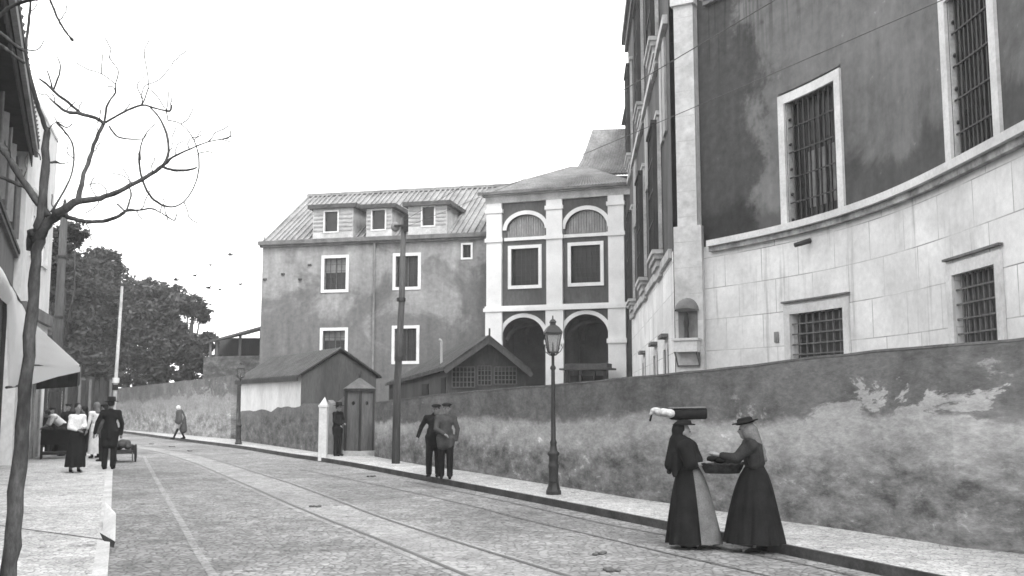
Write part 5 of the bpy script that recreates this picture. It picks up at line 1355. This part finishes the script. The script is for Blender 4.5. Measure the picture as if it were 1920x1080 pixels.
# ================================================================== PEOPLE
def blob(name, parts, mat, parent, voxel=.02, sm=4):
    mb = MB()
    for p in parts:
        if p[0] == 'c': mb.cap(p[1], p[2], p[3], p[4], 12)
        else: mb.ell(p[1], p[2], p[3] if len(p) > 3 else None, 14, 10)
    o = mb.build(name, mat, None)
    md = o.modifiers.new('r', 'REMESH'); md.mode = 'VOXEL'; md.voxel_size = voxel; md.use_smooth_shade = True
    ms = o.modifiers.new('s', 'SMOOTH'); ms.iterations = sm; ms.factor = .5
    dg = bpy.context.evaluated_depsgraph_get(); me = bpy.data.meshes.new_from_object(o.evaluated_get(dg))
    o.modifiers.clear(); o.data = me; me.polygons.foreach_set('use_smooth', [True]*len(me.polygons)); o.parent = parent
    return o
V3 = Vector
def default_joints():
    return dict(pel=(0, 0, .92), waist=(0, 0, 1.05), chest=(0, 0, 1.27), neck=(.0, 0, 1.42), head=(.02, 0, 1.58), sL=(0, .18, 1.37), sR=(0, -.18, 1.37), eL=(-.02, .24, 1.10), eR=(-.02, -.24, 1.10),
                hL=(.06, .25, .86), hR=(.06, -.25, .86), hipL=(0, .09, .90), hipR=(0, -.09, .90), kL=(.02, .10, .49), kR=(.02, -.10, .49), aL=(0, .10, .08), aR=(0, -.10, .08))
def hand_parts(w, e, side, curl=.5):
    w, e = V3(w), V3(e); d = (w-e).normalized(); up = V3((0, 0, 1)) if abs(d.z) < .8 else V3((1, 0, 0)); sd_ = d.cross(up).normalized(); nn = sd_.cross(d)
    P = [('c', w, w+d*.08, .026, .034)]
    pc = w+d*.085; curlv = (nn*-1 if abs(d.z) < .8 else V3((1, 0, 0))*.5)
    for i, (off_, L) in enumerate(((-.030, .062), (-.010, .075), (.010, .07), (.028, .055))):
        a = pc+sd_*off_; b = a+d*L*.55+curlv*.006; c = b+(d*(1-curl*.7)+curlv*curl).normalized()*L*.5
        P += [('c', a, b, .010, .009), ('c', b, c, .009, .007)]
    a = w+d*.03+sd_*.03*side; b = a+(d*.6+sd_*side*.7).normalized()*.045; P += [('c', a, b, .012, .009), ('c', b, b+d*.025, .009, .007)]
    return P
def body_parts(J, hands=True, face=True, slim=1.0):
    J = {k: V3(v) for k, v in J.items()}; P = []
    P += [('c', J['pel'], J['waist'], .10*slim, .09*slim), ('c', J['waist'], J['chest'], .09, .105), ('c', J['chest']+V3((0, .07, .03)), J['chest']+V3((0, -.07, .03)), .085, .085), ('c', J['sL'], J['sR'], .055, .055)]
    P += [('c', J['chest']+V3((0, 0, .08)), J['neck'], .07, .055), ('c', J['neck'], J['head']-V3((.01, 0, .08)), .052, .05)]
    h = J['head']; P += [('e', h+V3((-.01, 0, .02)), (.095, .076, .105)), ('c', h+V3((.03, 0, -.02)), h+V3((.045, 0, -.08)), .062, .038)]
    if face: P += [('c', h+V3((.085, 0, .01)), h+V3((.108, 0, -.022)), .009, .015), ('e', h+V3((-.005, .078, -.01)), (.02, .012, .03)), ('e', h+V3((-.005, -.078, -.01)), (.02, .012, .03)), ('c', h+V3((.080, .03, .028)), h+V3((.080, -.03, .028)), .014, .014), ('e', h+V3((.082, 0, -.052)), (.014, .024, .009))]
    for s_, sg in (('L', 1), ('R', -1)):
        P += [('c', J['s'+s_], J['e'+s_], .050, .038), ('c', J['e'+s_], J['h'+s_], .038, .026)]
        if hands: P += hand_parts(J['h'+s_], J['e'+s_], -sg)
        P += [('c', J['hip'+s_]*1.0, J['k'+s_], .085*slim, .055), ('c', J['k'+s_], J['a'+s_], .052, .036), ('c', J['a'+s_]+V3((-.02, 0, -.03)), J['a'+s_]+V3((.15, 0, -.045)), .035, .028)]
    return P
def eyes(rt, h):
    for s_ in (1, -1):
        mb = MB(); mb.ell(V3(h)+V3((.084, s_*.03, .008)), (.010, .013, .008), n=8, m=6); mb.build('eye', M['hair'], rt, smooth=True)
def man(label, loc, rz, J0=None, jacket='suit_cloth', trousers='suit_cloth', cap='flat', scale=1.0, voxel=.016, group=None, shoes='black_cloth', coat=False):
    J = default_joints(); J.update(J0 or {}); J = {k: V3(v) for k, v in J.items()}
    rt = thing('person', label, 'person', loc, rz, group); rt.scale = (scale,)*3
    blob('body', body_parts(J), M['skin'], rt, voxel)
    P = [('c', J['pel']-V3((0, 0, .12)), J['waist'], .155, .15), ('c', J['waist'], J['chest'], .15, .15), ('c', J['chest']+V3((0, .08, .03)), J['chest']+V3((0, -.08, .03)), .115, .115), ('c', J['sL'], J['sR'], .082, .082),
         ('c', J['neck']-V3((0, 0, .03)), J['neck']+V3((0, 0, .015)), .078, .062), ('c', J['hipL']+V3((0, .0, -.08)), J['waist']+V3((0, .06, 0)), .115, .12), ('c', J['hipR']+V3((0, 0, -.08)), J['waist']+V3((0, -.06, 0)), .115, .12)]+[('c', J['hipL'], V3((0, .07, .62 if coat else .76)), .135, .135), ('c', J['hipR'], V3((0, -.07, .62 if coat else .76)), .135, .135)]
    for s_ in 'LR':
        P += [('c', J['s'+s_], J['e'+s_], .076, .060), ('c', J['e'+s_], J['h'+s_]+(J['h'+s_]-J['e'+s_]).normalized()*.0, .060, .048)]
    jk = blob('jacket', P, M[jacket], rt, voxel)
    P = [('c', J['hipL'], J['hipR'], .125, .125)]
    for s_ in 'LR': P += [('c', J['hip'+s_], J['k'+s_], .112, .085), ('c', J['k'+s_], J['a'+s_]+V3((0, 0, .02)), .085, .075)]
    blob('trousers', P, M[trousers], rt, voxel)
    for s_ in 'LR': blob('shoe', [('c', J['a'+s_]+V3((-.03, 0, -.03)), J['a'+s_]+V3((.15, 0, -.045)), .048, .038), ('c', J['a'+s_]+V3((-.03, 0, -.04)), J['a'+s_]+V3((0, 0, .05)), .045, .045)], M[shoes], rt, voxel)
    h = J['head']
    blob('hair', [('e', h+V3((-.022, 0, .032)), (.095, .084, .105))], M['hair'], rt, voxel)
    if cap == 'flat':
        hb_ = blob('cap', [('e', h+V3((-.005, 0, .095)), (.125, .118, .045)), ('e', h+V3((.09, 0, .075)), (.065, .07, .012))], M['dark_cloth'], rt, voxel*.8)
    elif cap == 'felt':
        mb = MB(); mb.lathe(h+V3((0, 0, .06)), [(.17, .0), (.175, .012), (.105, .02), (.10, .10), (.085, .125), (.02, .115)], 20, 1.05, .95); mb.build('hat', M['black_cloth'], rt, smooth=True)
    eyes(rt, h)
    return rt, J
def face_cam(p): return math.atan2(-p[1], -p[0])
# two men walking arm in arm
pm = Vector(atz(835, 898, KH)); fc = face_cam(pm)
man('man in a grey suit and cap, right one of the two walking arm in arm', pm, fc, dict(sL=(.0, .18, 1.37), eL=(.02, .27, 1.12), hL=(.03, .24, .88), eR=(.10, -.22, 1.13), hR=(.20, -.04, 1.02), kL=(.05, .10, .49), aL=(.02, .10, .08), kR=(-.02, -.09, .49), aR=(-.08, -.09, .08), head=(.03, .02, 1.58)), 'suit_cloth', 'dark_cloth', 'flat', 1.0, .016, 'pair of men walking on the pavement')
pm2 = Vector(atz(813, 894, KH)); fc2 = face_cam(pm2)
man('man in a dark jacket with his arm swung out, on the left of the pair', pm2, fc2-R(12), dict(sR=(0, -.18, 1.36), eR=(-.08, -.32, 1.15), hR=(.02, -.38, .93), eL=(.0, .26, 1.14), hL=(.12, .30, .98), head=(.02, .05, 1.55), kR=(.06, -.10, .49), aR=(.06, -.10, .08)), 'dark_cloth', 'dark_cloth', 'flat', 1.0, .016, 'pair of men walking on the pavement')
# man at the sentry box
pm = Vector(atz(632, 855, KH)); 
man('man in dark clothes and hat standing between gate pillar and sentry box', pm, face_cam(pm)+R(55), dict(eL=(.05, .22, 1.13), hL=(.20, .08, 1.06), eR=(.03, -.24, 1.12), hR=(.18, -.15, 1.0), head=(.03, 0, 1.57)), 'dark_cloth', 'dark_cloth', 'felt', .98, .02)
# figure far up the street
pm = Vector(atz(338, 824, KH)); rt = thing('person', 'distant person in a long dark cloak and pale headscarf walking by the far wall', 'person', pm, face_cam(pm)-R(70)); sc = .92; rt.scale = (sc,)*3
J = default_joints(); J.update(kL=(.18, .08, .50), aL=(.36, .08, .1), kR=(-.02, -.08, .49), aR=(-.22, -.08, .1), chest=(.08, 0, 1.26), neck=(.10, 0, 1.40), head=(.17, 0, 1.52), sL=(.08, .17, 1.34), sR=(.08, -.17, 1.34))
blob('body', body_parts(J, True, True), M['skin'], rt, .022)
blob('cloak', [('c', (.08, 0, 1.3), (-.02, 0, .98), .20, .25), ('c', (-.02, 0, .98), (-.14, 0, .48), .25, .19), ('c', (.08, .12, 1.3), (.1, .16, .9), .12, .15), ('c', (.08, -.12, 1.3), (.1, -.16, .9), .12, .15)], M['suit_cloth'], rt, .022)
blob('headscarf', [('e', (.15, 0, 1.55), (.115, .10, .125)), ('c', (.12, 0, 1.48), (.06, 0, 1.40), .08, .09)], M['white_cloth'], rt, .02)
for s_ in 'LR': a = V3(J['a'+s_]); k_ = V3(J['k'+s_]); blob('shoe', [('c', a+V3((-.03, 0, -.03)), a+V3((.15, 0, -.045)), .05, .04), ('c', k_, a, .07, .05)], M['black_cloth'], rt, .022)

def skirt(rt, name, top, bot, r0, r1, mat, fold=.05, nf=13, n=110, arc=None, y=.9, hem=0.0, grow=0):
    mb = MB(); rows = 12; vs = []; fs = []; top, bot = V3(top), V3(bot); full = arc is None; a0, a1 = (0, 360) if full else arc
    cols = n if full else n//3
    for i in range(rows+1):
        t = i/rows; c = top.lerp(bot, t); rr = lerp(r0, r1, t**.82)+.022*math.sin(min(1, t*3.2)*math.pi/2)*(1-t)+grow*min(1, t*3)
        for k in range(cols if full else cols+1):
            a = R(a0+(a1-a0)*k/cols); f_ = 1+fold*t*(1.9*mnoise.noise(V3((math.cos(a)*nf*.28, math.sin(a)*nf*.28, t*.9+nf)))+.9*mnoise.noise(V3((math.cos(a)*nf*.6, math.sin(a)*nf*.6, t*1.6))))
            q = c+V3((rr*f_*math.cos(a), rr*f_*y*math.sin(a), 0)); q.z += .022*t*mnoise.noise(V3((math.cos(a)*3, math.sin(a)*3, nf))); vs.append(q)
    m = cols if full else cols+1
    for i in range(rows):
        for k in range(cols): fs.append((i*m+k, i*m+(k+1) % m, (i+1)*m+(k+1) % m, (i+1)*m+k))
    mb.mesh(vs, fs)
    if full: mb.f.append(list(range(m))); mb.uv.append([(0, 0)]*m)
    return mb.build(name, mat, rt, smooth=True)
def boots(rt, J, v=.016):
    for s_ in 'LR':
        a = V3(J['a'+s_]); blob('shoe', [('c', a+V3((-.03, 0, -.03)), a+V3((.13, 0, -.05)), .045, .033), ('c', a+V3((-.03, 0, -.03)), a+V3((-.01, 0, .12)), .045, .045)], M['black_cloth'], rt, v)
# --- left woman, carrying a roll on her head, facing right
F1 = 145.0
g1 = Vector(atz(1290, 1027, 0)); rt = thing('person', 'woman in a black shawl and skirt with a load on her head, facing right', 'person', g1, R(-4), 'two market women talking at the kerb')
J = default_joints(); J.update(pel=(.02, 0, .92), waist=(.03, 0, 1.03), chest=(.02, 0, 1.22), neck=(-.01, 0, 1.36), head=(-.03, 0, 1.48), sL=(.01, .16, 1.30), sR=(.01, -.16, 1.30), eL=(.02, .22, 1.05), eR=(.00, -.22, 1.05), hL=(.24, .12, 1.09), hR=(.24, -.14, 1.09), aL=(.02, .09, .08), aR=(-.04, -.09, .08), kL=(.04, .1, .48), kR=(.02, -.1, .48))
blob('body', body_parts(J, slim=.68), M['skin'], rt, .012, 3)
eyes(rt, J['head'])
blob('blouse', [('c', (.03, 0, 1.0), (.02, 0, 1.25), .135, .14), ('c', J['sL'], J['sR'], .09, .09)]+[('c', V3(J['s'+s_]), V3(J['e'+s_]), .075, .062) for s_ in 'LR']+[('c', V3(J['e'+s_]), V3(J['e'+s_]).lerp(V3(J['h'+s_]), .35), .062, .056) for s_ in 'LR'], M['dark_cloth'], rt, .015)
blob('shawl', [('e', (-.085, 0, 1.50), (.10, .10, .13)), ('c', (-.085, 0, 1.46), (-.11, 0, 1.30), .09, .125), ('c', (-.08, 0, 1.35), (.05, 0, 1.28), .14, .11), ('c', (-.03, .13, 1.28), (.03, .17, 1.12), .11, .10), ('c', (-.03, -.13, 1.28), (.03, -.17, 1.12), .11, .10),
               ('c', (.06, 0, 1.22), (.12, 0, 1.12), .13, .10), ('c', (-.12, .0, 1.32), (-.20, .0, 1.06), .12, .09), ('c', (-.14, .08, 1.2), (-.22, .07, .96), .07, .035), ('c', (-.14, -.08, 1.2), (-.16, -.10, .94), .07, .04), ('c', (-.1, 0, 1.15), (-.12, 0, 1.05), .13, .10), ('c', (.0, .16, 1.29), (.03, .22, 1.10), .11, .10), ('c', (.0, -.16, 1.29), (.03, -.22, 1.10), .11, .10), ('c', (.08, .08, 1.12), (.08, -.08, 1.12), .11, .11)], M['black_cloth'], rt, .014)
skirt(rt, 'skirt', (.03, 0, 1.04), (.055, 0, .06), .125, .33, M['black_cloth'], .11, 12)
skirt(rt, 'apron', (.04, 0, 1.02), (.07, 0, .075), .13, .36, M['apron_cloth'], .05, 14, 72, (-80, 62), .9, 0, .012)
mb = MB(); mb.lathe((-.02, 0, 1.575), [(.145, 0), (.15, .012), (.10, .02), (.09, .06), (.03, .07)], 20, 1, .95); mb.build('hat', M['black_cloth'], rt, smooth=True)
boots(rt, J)
# load: dark roll and white bundle
lr = Vector(g1)+Vector((-.02, 0, 1.715)); o1 = thing('cloth_roll', 'long dark roll carried on the head of the left woman', 'roll', lr, R(-4))
mb = MB(); mb.tube([(-.20, 0, -.004), (-.17, 0, .0), (-.1, 0, .004), (-.02, .003, .0), (.06, -.002, .009), (.14, .002, .006), (.22, -.002, .013), (.28, 0, .010), (.30, 0, .010)], [.05, .074, .080, .075, .081, .076, .080, .077, .062], 18); mb.build('roll', M['black_cloth'], o1, smooth=True)
mb = MB(); mb.obox((-.2, -.07, .072), (.48, 0, .008), (0, .14, 0), (0, 0, .018)); mb.build('cover_board', M['scarf_cloth'], o1, bevel=.005)
o2 = thing('bundle', 'white cloth bundle with a drooping end beside the dark roll on the head', 'bundle', lr+Vector((-.3, -.02, 0)), R(-4))
blob('bundle_cloth', [('e', (.03, 0, .02), (.13, .11, .055)), ('e', (-.07, .02, .045), (.075, .07, .045)), ('c', (-.08, 0, .05), (-.14, .0, .0), .035, .02), ('e', (.11, -.02, .01), (.07, .08, .06)), ('e', (.02, -.05, .045), (.06, .05, .035))], M['bundle_cloth'], o2, .012, 2)
blob('dangling_cord', [('c', (-.12, 0, .02), (-.145, 0, -.08), .012, .016)], M['dark_cloth'], o2, .006, 1)
# --- right woman facing left and slightly away
g2 = Vector(atz(1416, 1034, 0)); rz2 = R(172); rt = thing('person', 'woman in a brimmed hat and grey headscarf reaching into the basket, facing left', 'person', g2, rz2, 'two market women talking at the kerb')
J = default_joints(); J.update(pel=(-.02, 0, .93), waist=(-.02, 0, 1.06), chest=(.02, 0, 1.26), neck=(.04, 0, 1.39), head=(.07, 0, 1.52), sL=(.03, .17, 1.33), sR=(.03, -.17, 1.33), eL=(.22, .20, 1.17), eR=(.20, -.2, 1.12), hL=(.44, .13, 1.21), hR=(.38, -.12, 1.06), aL=(.0, .1, .07), aR=(-.16, -.08, .07), kR=(-.06, -.1, .48))
blob('body', body_parts(J, slim=.68), M['skin'], rt, .012, 3); eyes(rt, J['head'])
blob('blouse', [('c', (-.02, 0, 1.02), (.02, 0, 1.26), .115, .135), ('c', J['sL'], J['sR'], .095, .095), ('c', (-.05, 0, 1.12), (-.03, 0, 1.3), .11, .11), ('c', (.02, .10, 1.3), (0, .12, 1.1), .09, .07), ('c', (.02, -.10, 1.3), (0, -.12, 1.1), .09, .07)]+[('c', V3(J['s'+s_]), V3(J['e'+s_]), .085, .075) for s_ in 'LR']+[('c', V3(J['e'+s_]), V3(J['e'+s_]).lerp(V3(J['h'+s_]), .75), .075, .05) for s_ in 'LR'], M['bodice_cloth'], rt, .014)
blob('headscarf', [('e', (.04, 0, 1.50), (.105, .10, .125)), ('c', (.0, 0, 1.50), (-.05, 0, 1.34), .09, .085), ('c', (-.05, 0, 1.36), (-.13, -.02, 1.24), .075, .05), ('c', (-.10, -.01, 1.28), (-.16, .0, 1.14), .05, .028)], M['scarf_cloth'], rt, .013)
hb2 = empty('x'); bpy.data.objects.remove(hb2)
mb = MB(); mb.lathe((0, 0, 0), [(.155, .03), (.165, .035), (.16, .045), (.10, .012), (.095, .075), (.075, .095), (.02, .09)], 22, 1.05, .95); ht = mb.build('hat', M['black_cloth'], rt, smooth=True); ht.location = (.075, 0, 1.585); ht.rotation_euler = (0, R(12), 0)
skirt(rt, 'skirt', (-.02, 0, 1.06), (-.01, 0, .12), .12, .375, M['black_cloth'], .11, 13)
skirt(rt, 'apron', (-.01, 0, 1.04), (.0, 0, .14), .125, .38, M['dark_cloth'], .05, 15, 72, (-50, 55), .9, 0, .012)
boots(rt, J)
# basket between them
bk = Vector(atz(1358, 1030, 0)); bk.z = 0; zb_ = EYE+(750-884)/1840*bk.y
rt = thing('basket', 'wide shallow dark basket held between the two women', 'basket', (bk.x, bk.y, zb_), R(3)); rt.scale = (1.12, 1.0, .95)
mb = MB(); mb.lathe((0, 0, 0), [(.20, 0), (.225, .05), (.245, .11), (.255, .13), (.24, .135), (.225, .11), (.205, .03), (.02, .025)], 26, 1.0, .8); mb.build('basket_body', M['basket'], rt, smooth=True)
mb = MB(); pts = [(.25*math.cos(a), .20*math.sin(a), .13+.006*math.sin(a*18)) for a in [2*math.pi*i/60 for i in range(61)]]; mb.tube(pts, .014, 6); mb.build('rim', M['dark_wood'], rt)
rnd = random.Random(9); P_ = []
for i in range(16):
    a = rnd.uniform(0, 6.28); q = rnd.uniform(0, .15); P_.append(('e', (q*math.cos(a), q*.75*math.sin(a), .13+rnd.uniform(.02, .13)*(1-q*3)), (rnd.uniform(.04, .075), rnd.uniform(.04, .06), rnd.uniform(.03, .05))))
o3 = blob('greens', P_, M['black_cloth'], None, .012, 1); o3.location = (bk.x, bk.y, zb_); tag(o3, 'heap of dark produce filling the basket the women hold', 'produce')

def spot(u, Y): return Vector((at(u, 800, Y).x, Y, KH))
# --- market group on the left pavement
pg = Vector(atz(140, 886, KH)); rt = thing('person', 'woman in a white blouse and long dark skirt standing in front of the market group', 'person', pg, face_cam(pg)+R(25), 'market group on the left pavement')
def lady(rt, top, bot, sleeves, hand=None, vox=.02, scarf=None, skirt_r=.26):
    J = default_joints(); J.update(hand or {})
    blob('body', body_parts(J, slim=.68), M['skin'], rt, vox); eyes(rt, J['head'])
    blob('blouse', [('c', (0, 0, 1.0), (0, 0, 1.27), .13, .145), ('c', J['sL'], J['sR'], .08, .08)]+[('c', V3(J['s'+s_]), V3(J['e'+s_]), .068, .058) for s_ in 'LR']+[('c', V3(J['e'+s_]), V3(J['e'+s_]).lerp(V3(J['h'+s_]), .8), .056, .042) for s_ in 'LR'], M[top], rt, vox)
    skirt(rt, 'skirt', (0, 0, 1.06), (0, 0, .14), .14, skirt_r, M[bot], .07, 11, 48)
    h = V3(J['head'])
    if scarf: blob('headscarf', [('e', h+V3((-.02, 0, .03)), (.115, .10, .12)), ('c', h+V3((-.05, 0, -.05)), h+V3((-.08, 0, -.16)), .08, .08)], M[scarf], rt, vox)
    else: blob('hair', [('e', h+V3((-.025, 0, .035)), (.10, .088, .105)), ('e', h+V3((-.09, 0, .08)), (.045, .045, .045))], M['hair'], rt, vox)
    boots(rt, J, .02); return J
lady(rt, 'white_cloth', 'dark_cloth', True, dict(sL=(0, .15, 1.36), sR=(0, -.15, 1.36), eL=(.05, .19, 1.12), hL=(.24, .04, 1.10), eR=(.02, -.20, 1.10), hR=(.22, -.06, 1.03)))
pg = spot(180, 30.6); rt = thing('person', 'person in a long white smock and pale hood behind the market table', 'person', pg, face_cam(pg)-R(150), 'market group on the left pavement')
lady(rt, 'white_cloth', 'white_cloth', True, scarf='scarf_cloth', skirt_r=.22)
pg = Vector(atz(203, 880, KH)); man('broad man in a dark coat and hat seen from behind on the left pavement', pg, face_cam(pg)+R(165), dict(eR=(.02, -.27, 1.1), eL=(-.02, .30, 1.12), hL=(.02, .36, .88)), 'dark_cloth', 'dark_cloth', 'felt', 1.06, .02, coat=True, group= 'market group on the left pavement')
pg = spot(196, 29.0); man('man in a dark suit partly hidden behind the broad man in the coat', pg, face_cam(pg)-R(120), None, 'suit_cloth', 'dark_cloth', 'flat', .97, .022, 'market group on the left pavement')
# woman bending over a stall table
pg = spot(120, 31.9); rt = thing('person', 'person in a white shirt bending over the dark market table', 'person', pg, face_cam(pg)-R(80), 'market group on the left pavement')
J = default_joints(); J.update(chest=(.28, 0, 1.18), neck=(.42, 0, 1.26), head=(.53, 0, 1.34), sL=(.35, .16, 1.25), sR=(.35, -.16, 1.25), eL=(.45, .2, 1.02), eR=(.45, -.2, 1.02), hL=(.6, .1, .92), hR=(.6, -.1, .92), waist=(.08, 0, 1.03))
blob('body', body_parts(J), M['skin'], rt, .02); eyes(rt, J['head'])
blob('shirt', [('c', (.05, 0, 1.0), (.30, 0, 1.2), .14, .15), ('c', J['sL'], J['sR'], .09, .09)]+[('c', V3(J['s'+s_]), V3(J['e'+s_]), .08, .06) for s_ in 'LR'], M['white_cloth'], rt, .02)
skirt(rt, 'skirt', (0, 0, 1.04), (-.02, 0, .1), .15, .27, M['dark_cloth'], .07, 11, 48); boots(rt, J, .02)
blob('hair', [('e', V3(J['head'])+V3((-.02, 0, .03)), (.10, .09, .105))], M['hair'], rt, .02)
pt = Vector(atz(104, 859, KH)); rt = thing('market_table', 'dark market table on wheels piled with goods on the left pavement', 'table', pt, face_cam(pt)+R(90))
mb = MB(); mb.box(-.45, .45, -.35, .35, .78, .84); mb.build('table_top', M['dark_wood'], rt); mb = MB(); mb.box(-.43, .43, -.33, .33, .12, .2); mb.build('shelf', M['dark_wood'], rt)
for x, y in ((-.40, -.30), (.40, -.30), (-.40, .30), (.40, .30)): mb = MB(); mb.box(x-.035, x+.035, y-.035, y+.035, 0, .78); mb.build('leg', M['dark_wood'], rt)
mb = MB(); mb.box(-.44, .44, -.36, -.351, .42, .86); mb.build('cloth_front', M['black_cloth'], rt)
P_ = [('e', (rnd.uniform(-.35, .35), rnd.uniform(-.25, .25), .88), (rnd.uniform(.07, .13), .09, rnd.uniform(.05, .1))) for _ in range(14)]
o4 = blob('goods', P_, M['basket'], None, .02, 1); o4.location = pt; o4.rotation_euler = (0, 0, rt.rotation_euler[2]); tag(o4, 'dark heap of goods lying on the market table', 'goods')
pg = spot(94, 32.6); man('dark clothed man half hidden behind the market table near the pale house', pg, face_cam(pg)+R(40), dict(head=(.06, 0, 1.52)), 'dark_cloth', 'dark_cloth', 'flat', .93, .022, 'market group on the left pavement')
pg = spot(158, 31.6); rt = thing('person', 'dark dressed woman squeezed between the white blouse and the white smock', 'person', pg, face_cam(pg)-R(60), 'market group on the left pavement'); rt.scale = (.93,)*3
lady(rt, 'dark_cloth', 'dark_cloth', True, scarf='dark_cloth', skirt_r=.2)
pg = spot(127, 32.8); man('dark clothed man standing behind the right end of the market table', pg, face_cam(pg)-R(30), None, 'dark_cloth', 'dark_cloth', 'flat', .97, .022, 'market group on the left pavement')
for k, (u, v, hh, lb) in enumerate(((118, 852, .5, 'dark slatted crate on the ground under the market table side'), (152, 848, .42, 'dark slatted crate on the ground behind the women at the market'))):
    pc = Vector(atz(u, v, KH)); ct = thing('crate', lb, 'crate', pc, R(20+k*30), 'crates at the market group'); 
    for z in (0, 1, 2):
        for a_, b_, c_, d_ in ((-.3, .3, -.22, -.20), (-.3, .3, .20, .22), (-.3, -.28, -.199, .199), (.28, .3, -.199, .199)): mb = MB(); mb.box(a_, b_, c_, d_, z*hh/3+.01, z*hh/3+hh*.24); mb.build('slat', M['dark_wood'], ct)
    mb = MB(); mb.box(-.27, .27, -.19, .19, .02, hh*.8); mb.build('filling', M['basket'], ct)
# handcart at the kerb
ph = Vector(atz(229, 866, 0)); rt = thing('handcart', 'low dark handcart loaded with sacks in the gutter', 'handcart', ph, R(115))
mb = MB(); mb.box(-.55, .55, -.30, .30, .28, .36); mb.box(-.55, .55, -.32, -.28, .361, .52); mb.box(-.55, .55, .28, .32, .361, .52); mb.build('bed', M['dark_wood'], rt)
for y in (-.38, .38):
    mb = MB(); pts = [(.26*math.cos(a), y, .26+.26*math.sin(a)) for a in [2*math.pi*i/24 for i in range(25)]]; mb.tube(pts, .022, 6); w_ = mb.build('wheel', M['dark_wood'], rt)
    mb = MB(); 
    for i in range(4): a = math.pi*i/4; mb.tube([(.26*math.cos(a), y, .26+.26*math.sin(a)), (-.26*math.cos(a), y, .26-.26*math.sin(a))], .014, 5)
    mb.build('spokes', M['dark_wood'], w_)
mb = MB(); mb.tube([(0, -.4, .26), (0, .4, .26)], .02, 6); mb.tube([(-.5, -.25, .33), (-1.1, -.22, .1)], .02, 6); mb.tube([(-.5, .25, .33), (-1.1, .22, .1)], .02, 6); mb.build('shafts', M['dark_wood'], rt)
P_ = [('e', (rnd.uniform(-.35, .35), rnd.uniform(-.14, .14), .45+rnd.uniform(0, .16)), (.17, .13, .10)) for _ in range(8)]
o5 = blob('sack', P_, M['suit_cloth'], None, .022, 2); o5.location = ph; o5.rotation_euler = (0, 0, R(115)); tag(o5, 'heap of full sacks lying on the low handcart', 'sacks')
# kerb inlet with a white slab
pa, pb_ = atz(192, 1000, KH), atz(214, 1021, 0)
q = [at(191, 999, 13.6), at(216, 1016, 13.0), at(217, 965, 13.9), at(197, 943, 14.6)]
rt = thing('drain_slab', 'white slab leaning over the dark drain opening in the left kerb', 'slab', (q[0].x, q[0].y, 0)); o = rt.location
mb = MB(); mb.prism([p-o for p in q], (-.03, .08, .01)); mb.build('slab', M['limestone'], rt, bevel=.006)
q = [at(189, 1000, 12.9), at(216, 1016, 12.6), at(213, 1027, 12.5), at(200, 1023, 12.6)]
mb = MB(); mb.prism([p-o for p in q], (-.06, .1, 0)); mb.build('opening', M['soffit'], rt)
# droppings on the road
rnd = random.Random(21)
DL = ('small dung heap far up the road near the left handcart', 'small dung heap on the far road below the cloaked walker', 'small dung heap on the far road left of the far lamp', 'small dung heap near the right kerb before the gate pillar', 'small dung heap beside the tram rail in mid road', 'small dung heap in the road left of the two women', 'dung heap nearest the bottom edge of the picture')
for i, (u, v) in enumerate(((285, 833), (322, 838), (355, 846), (695, 894), (590, 951), (1128, 1040), (1150, 1071))):
    p = atz(u, v, 0); P_ = [('e', (rnd.uniform(-.09, .09), rnd.uniform(-.08, .08), .012), (.04, .035, .022)) for _ in range(6)]
    o6 = blob('dung', P_, M['bone'], None, .010, 1); o6.location = (p.x, p.y, .004); tag(o6, DL[i], 'dung', 'dung heaps on the road')

# ================================================================== HAZE (thin milky air of the old photograph)
hm = bpy.data.materials.new('haze'); hm.use_nodes = True; t = hm.node_tree; t.nodes.clear()
pv = t.nodes.new('ShaderNodeVolumePrincipled'); pv.inputs['Color'].default_value = (.9, .9, .9, 1); pv.inputs['Density'].default_value = .0013; pv.inputs['Anisotropy'].default_value = .2
ou = t.nodes.new('ShaderNodeOutputMaterial'); t.links.new(pv.outputs[0], ou.inputs['Volume'])
mb = MB(); mb.box(-152, 122, -42, 202, -1.1, 22.5); tag(mb.build('haze', hm), kind='stuff')
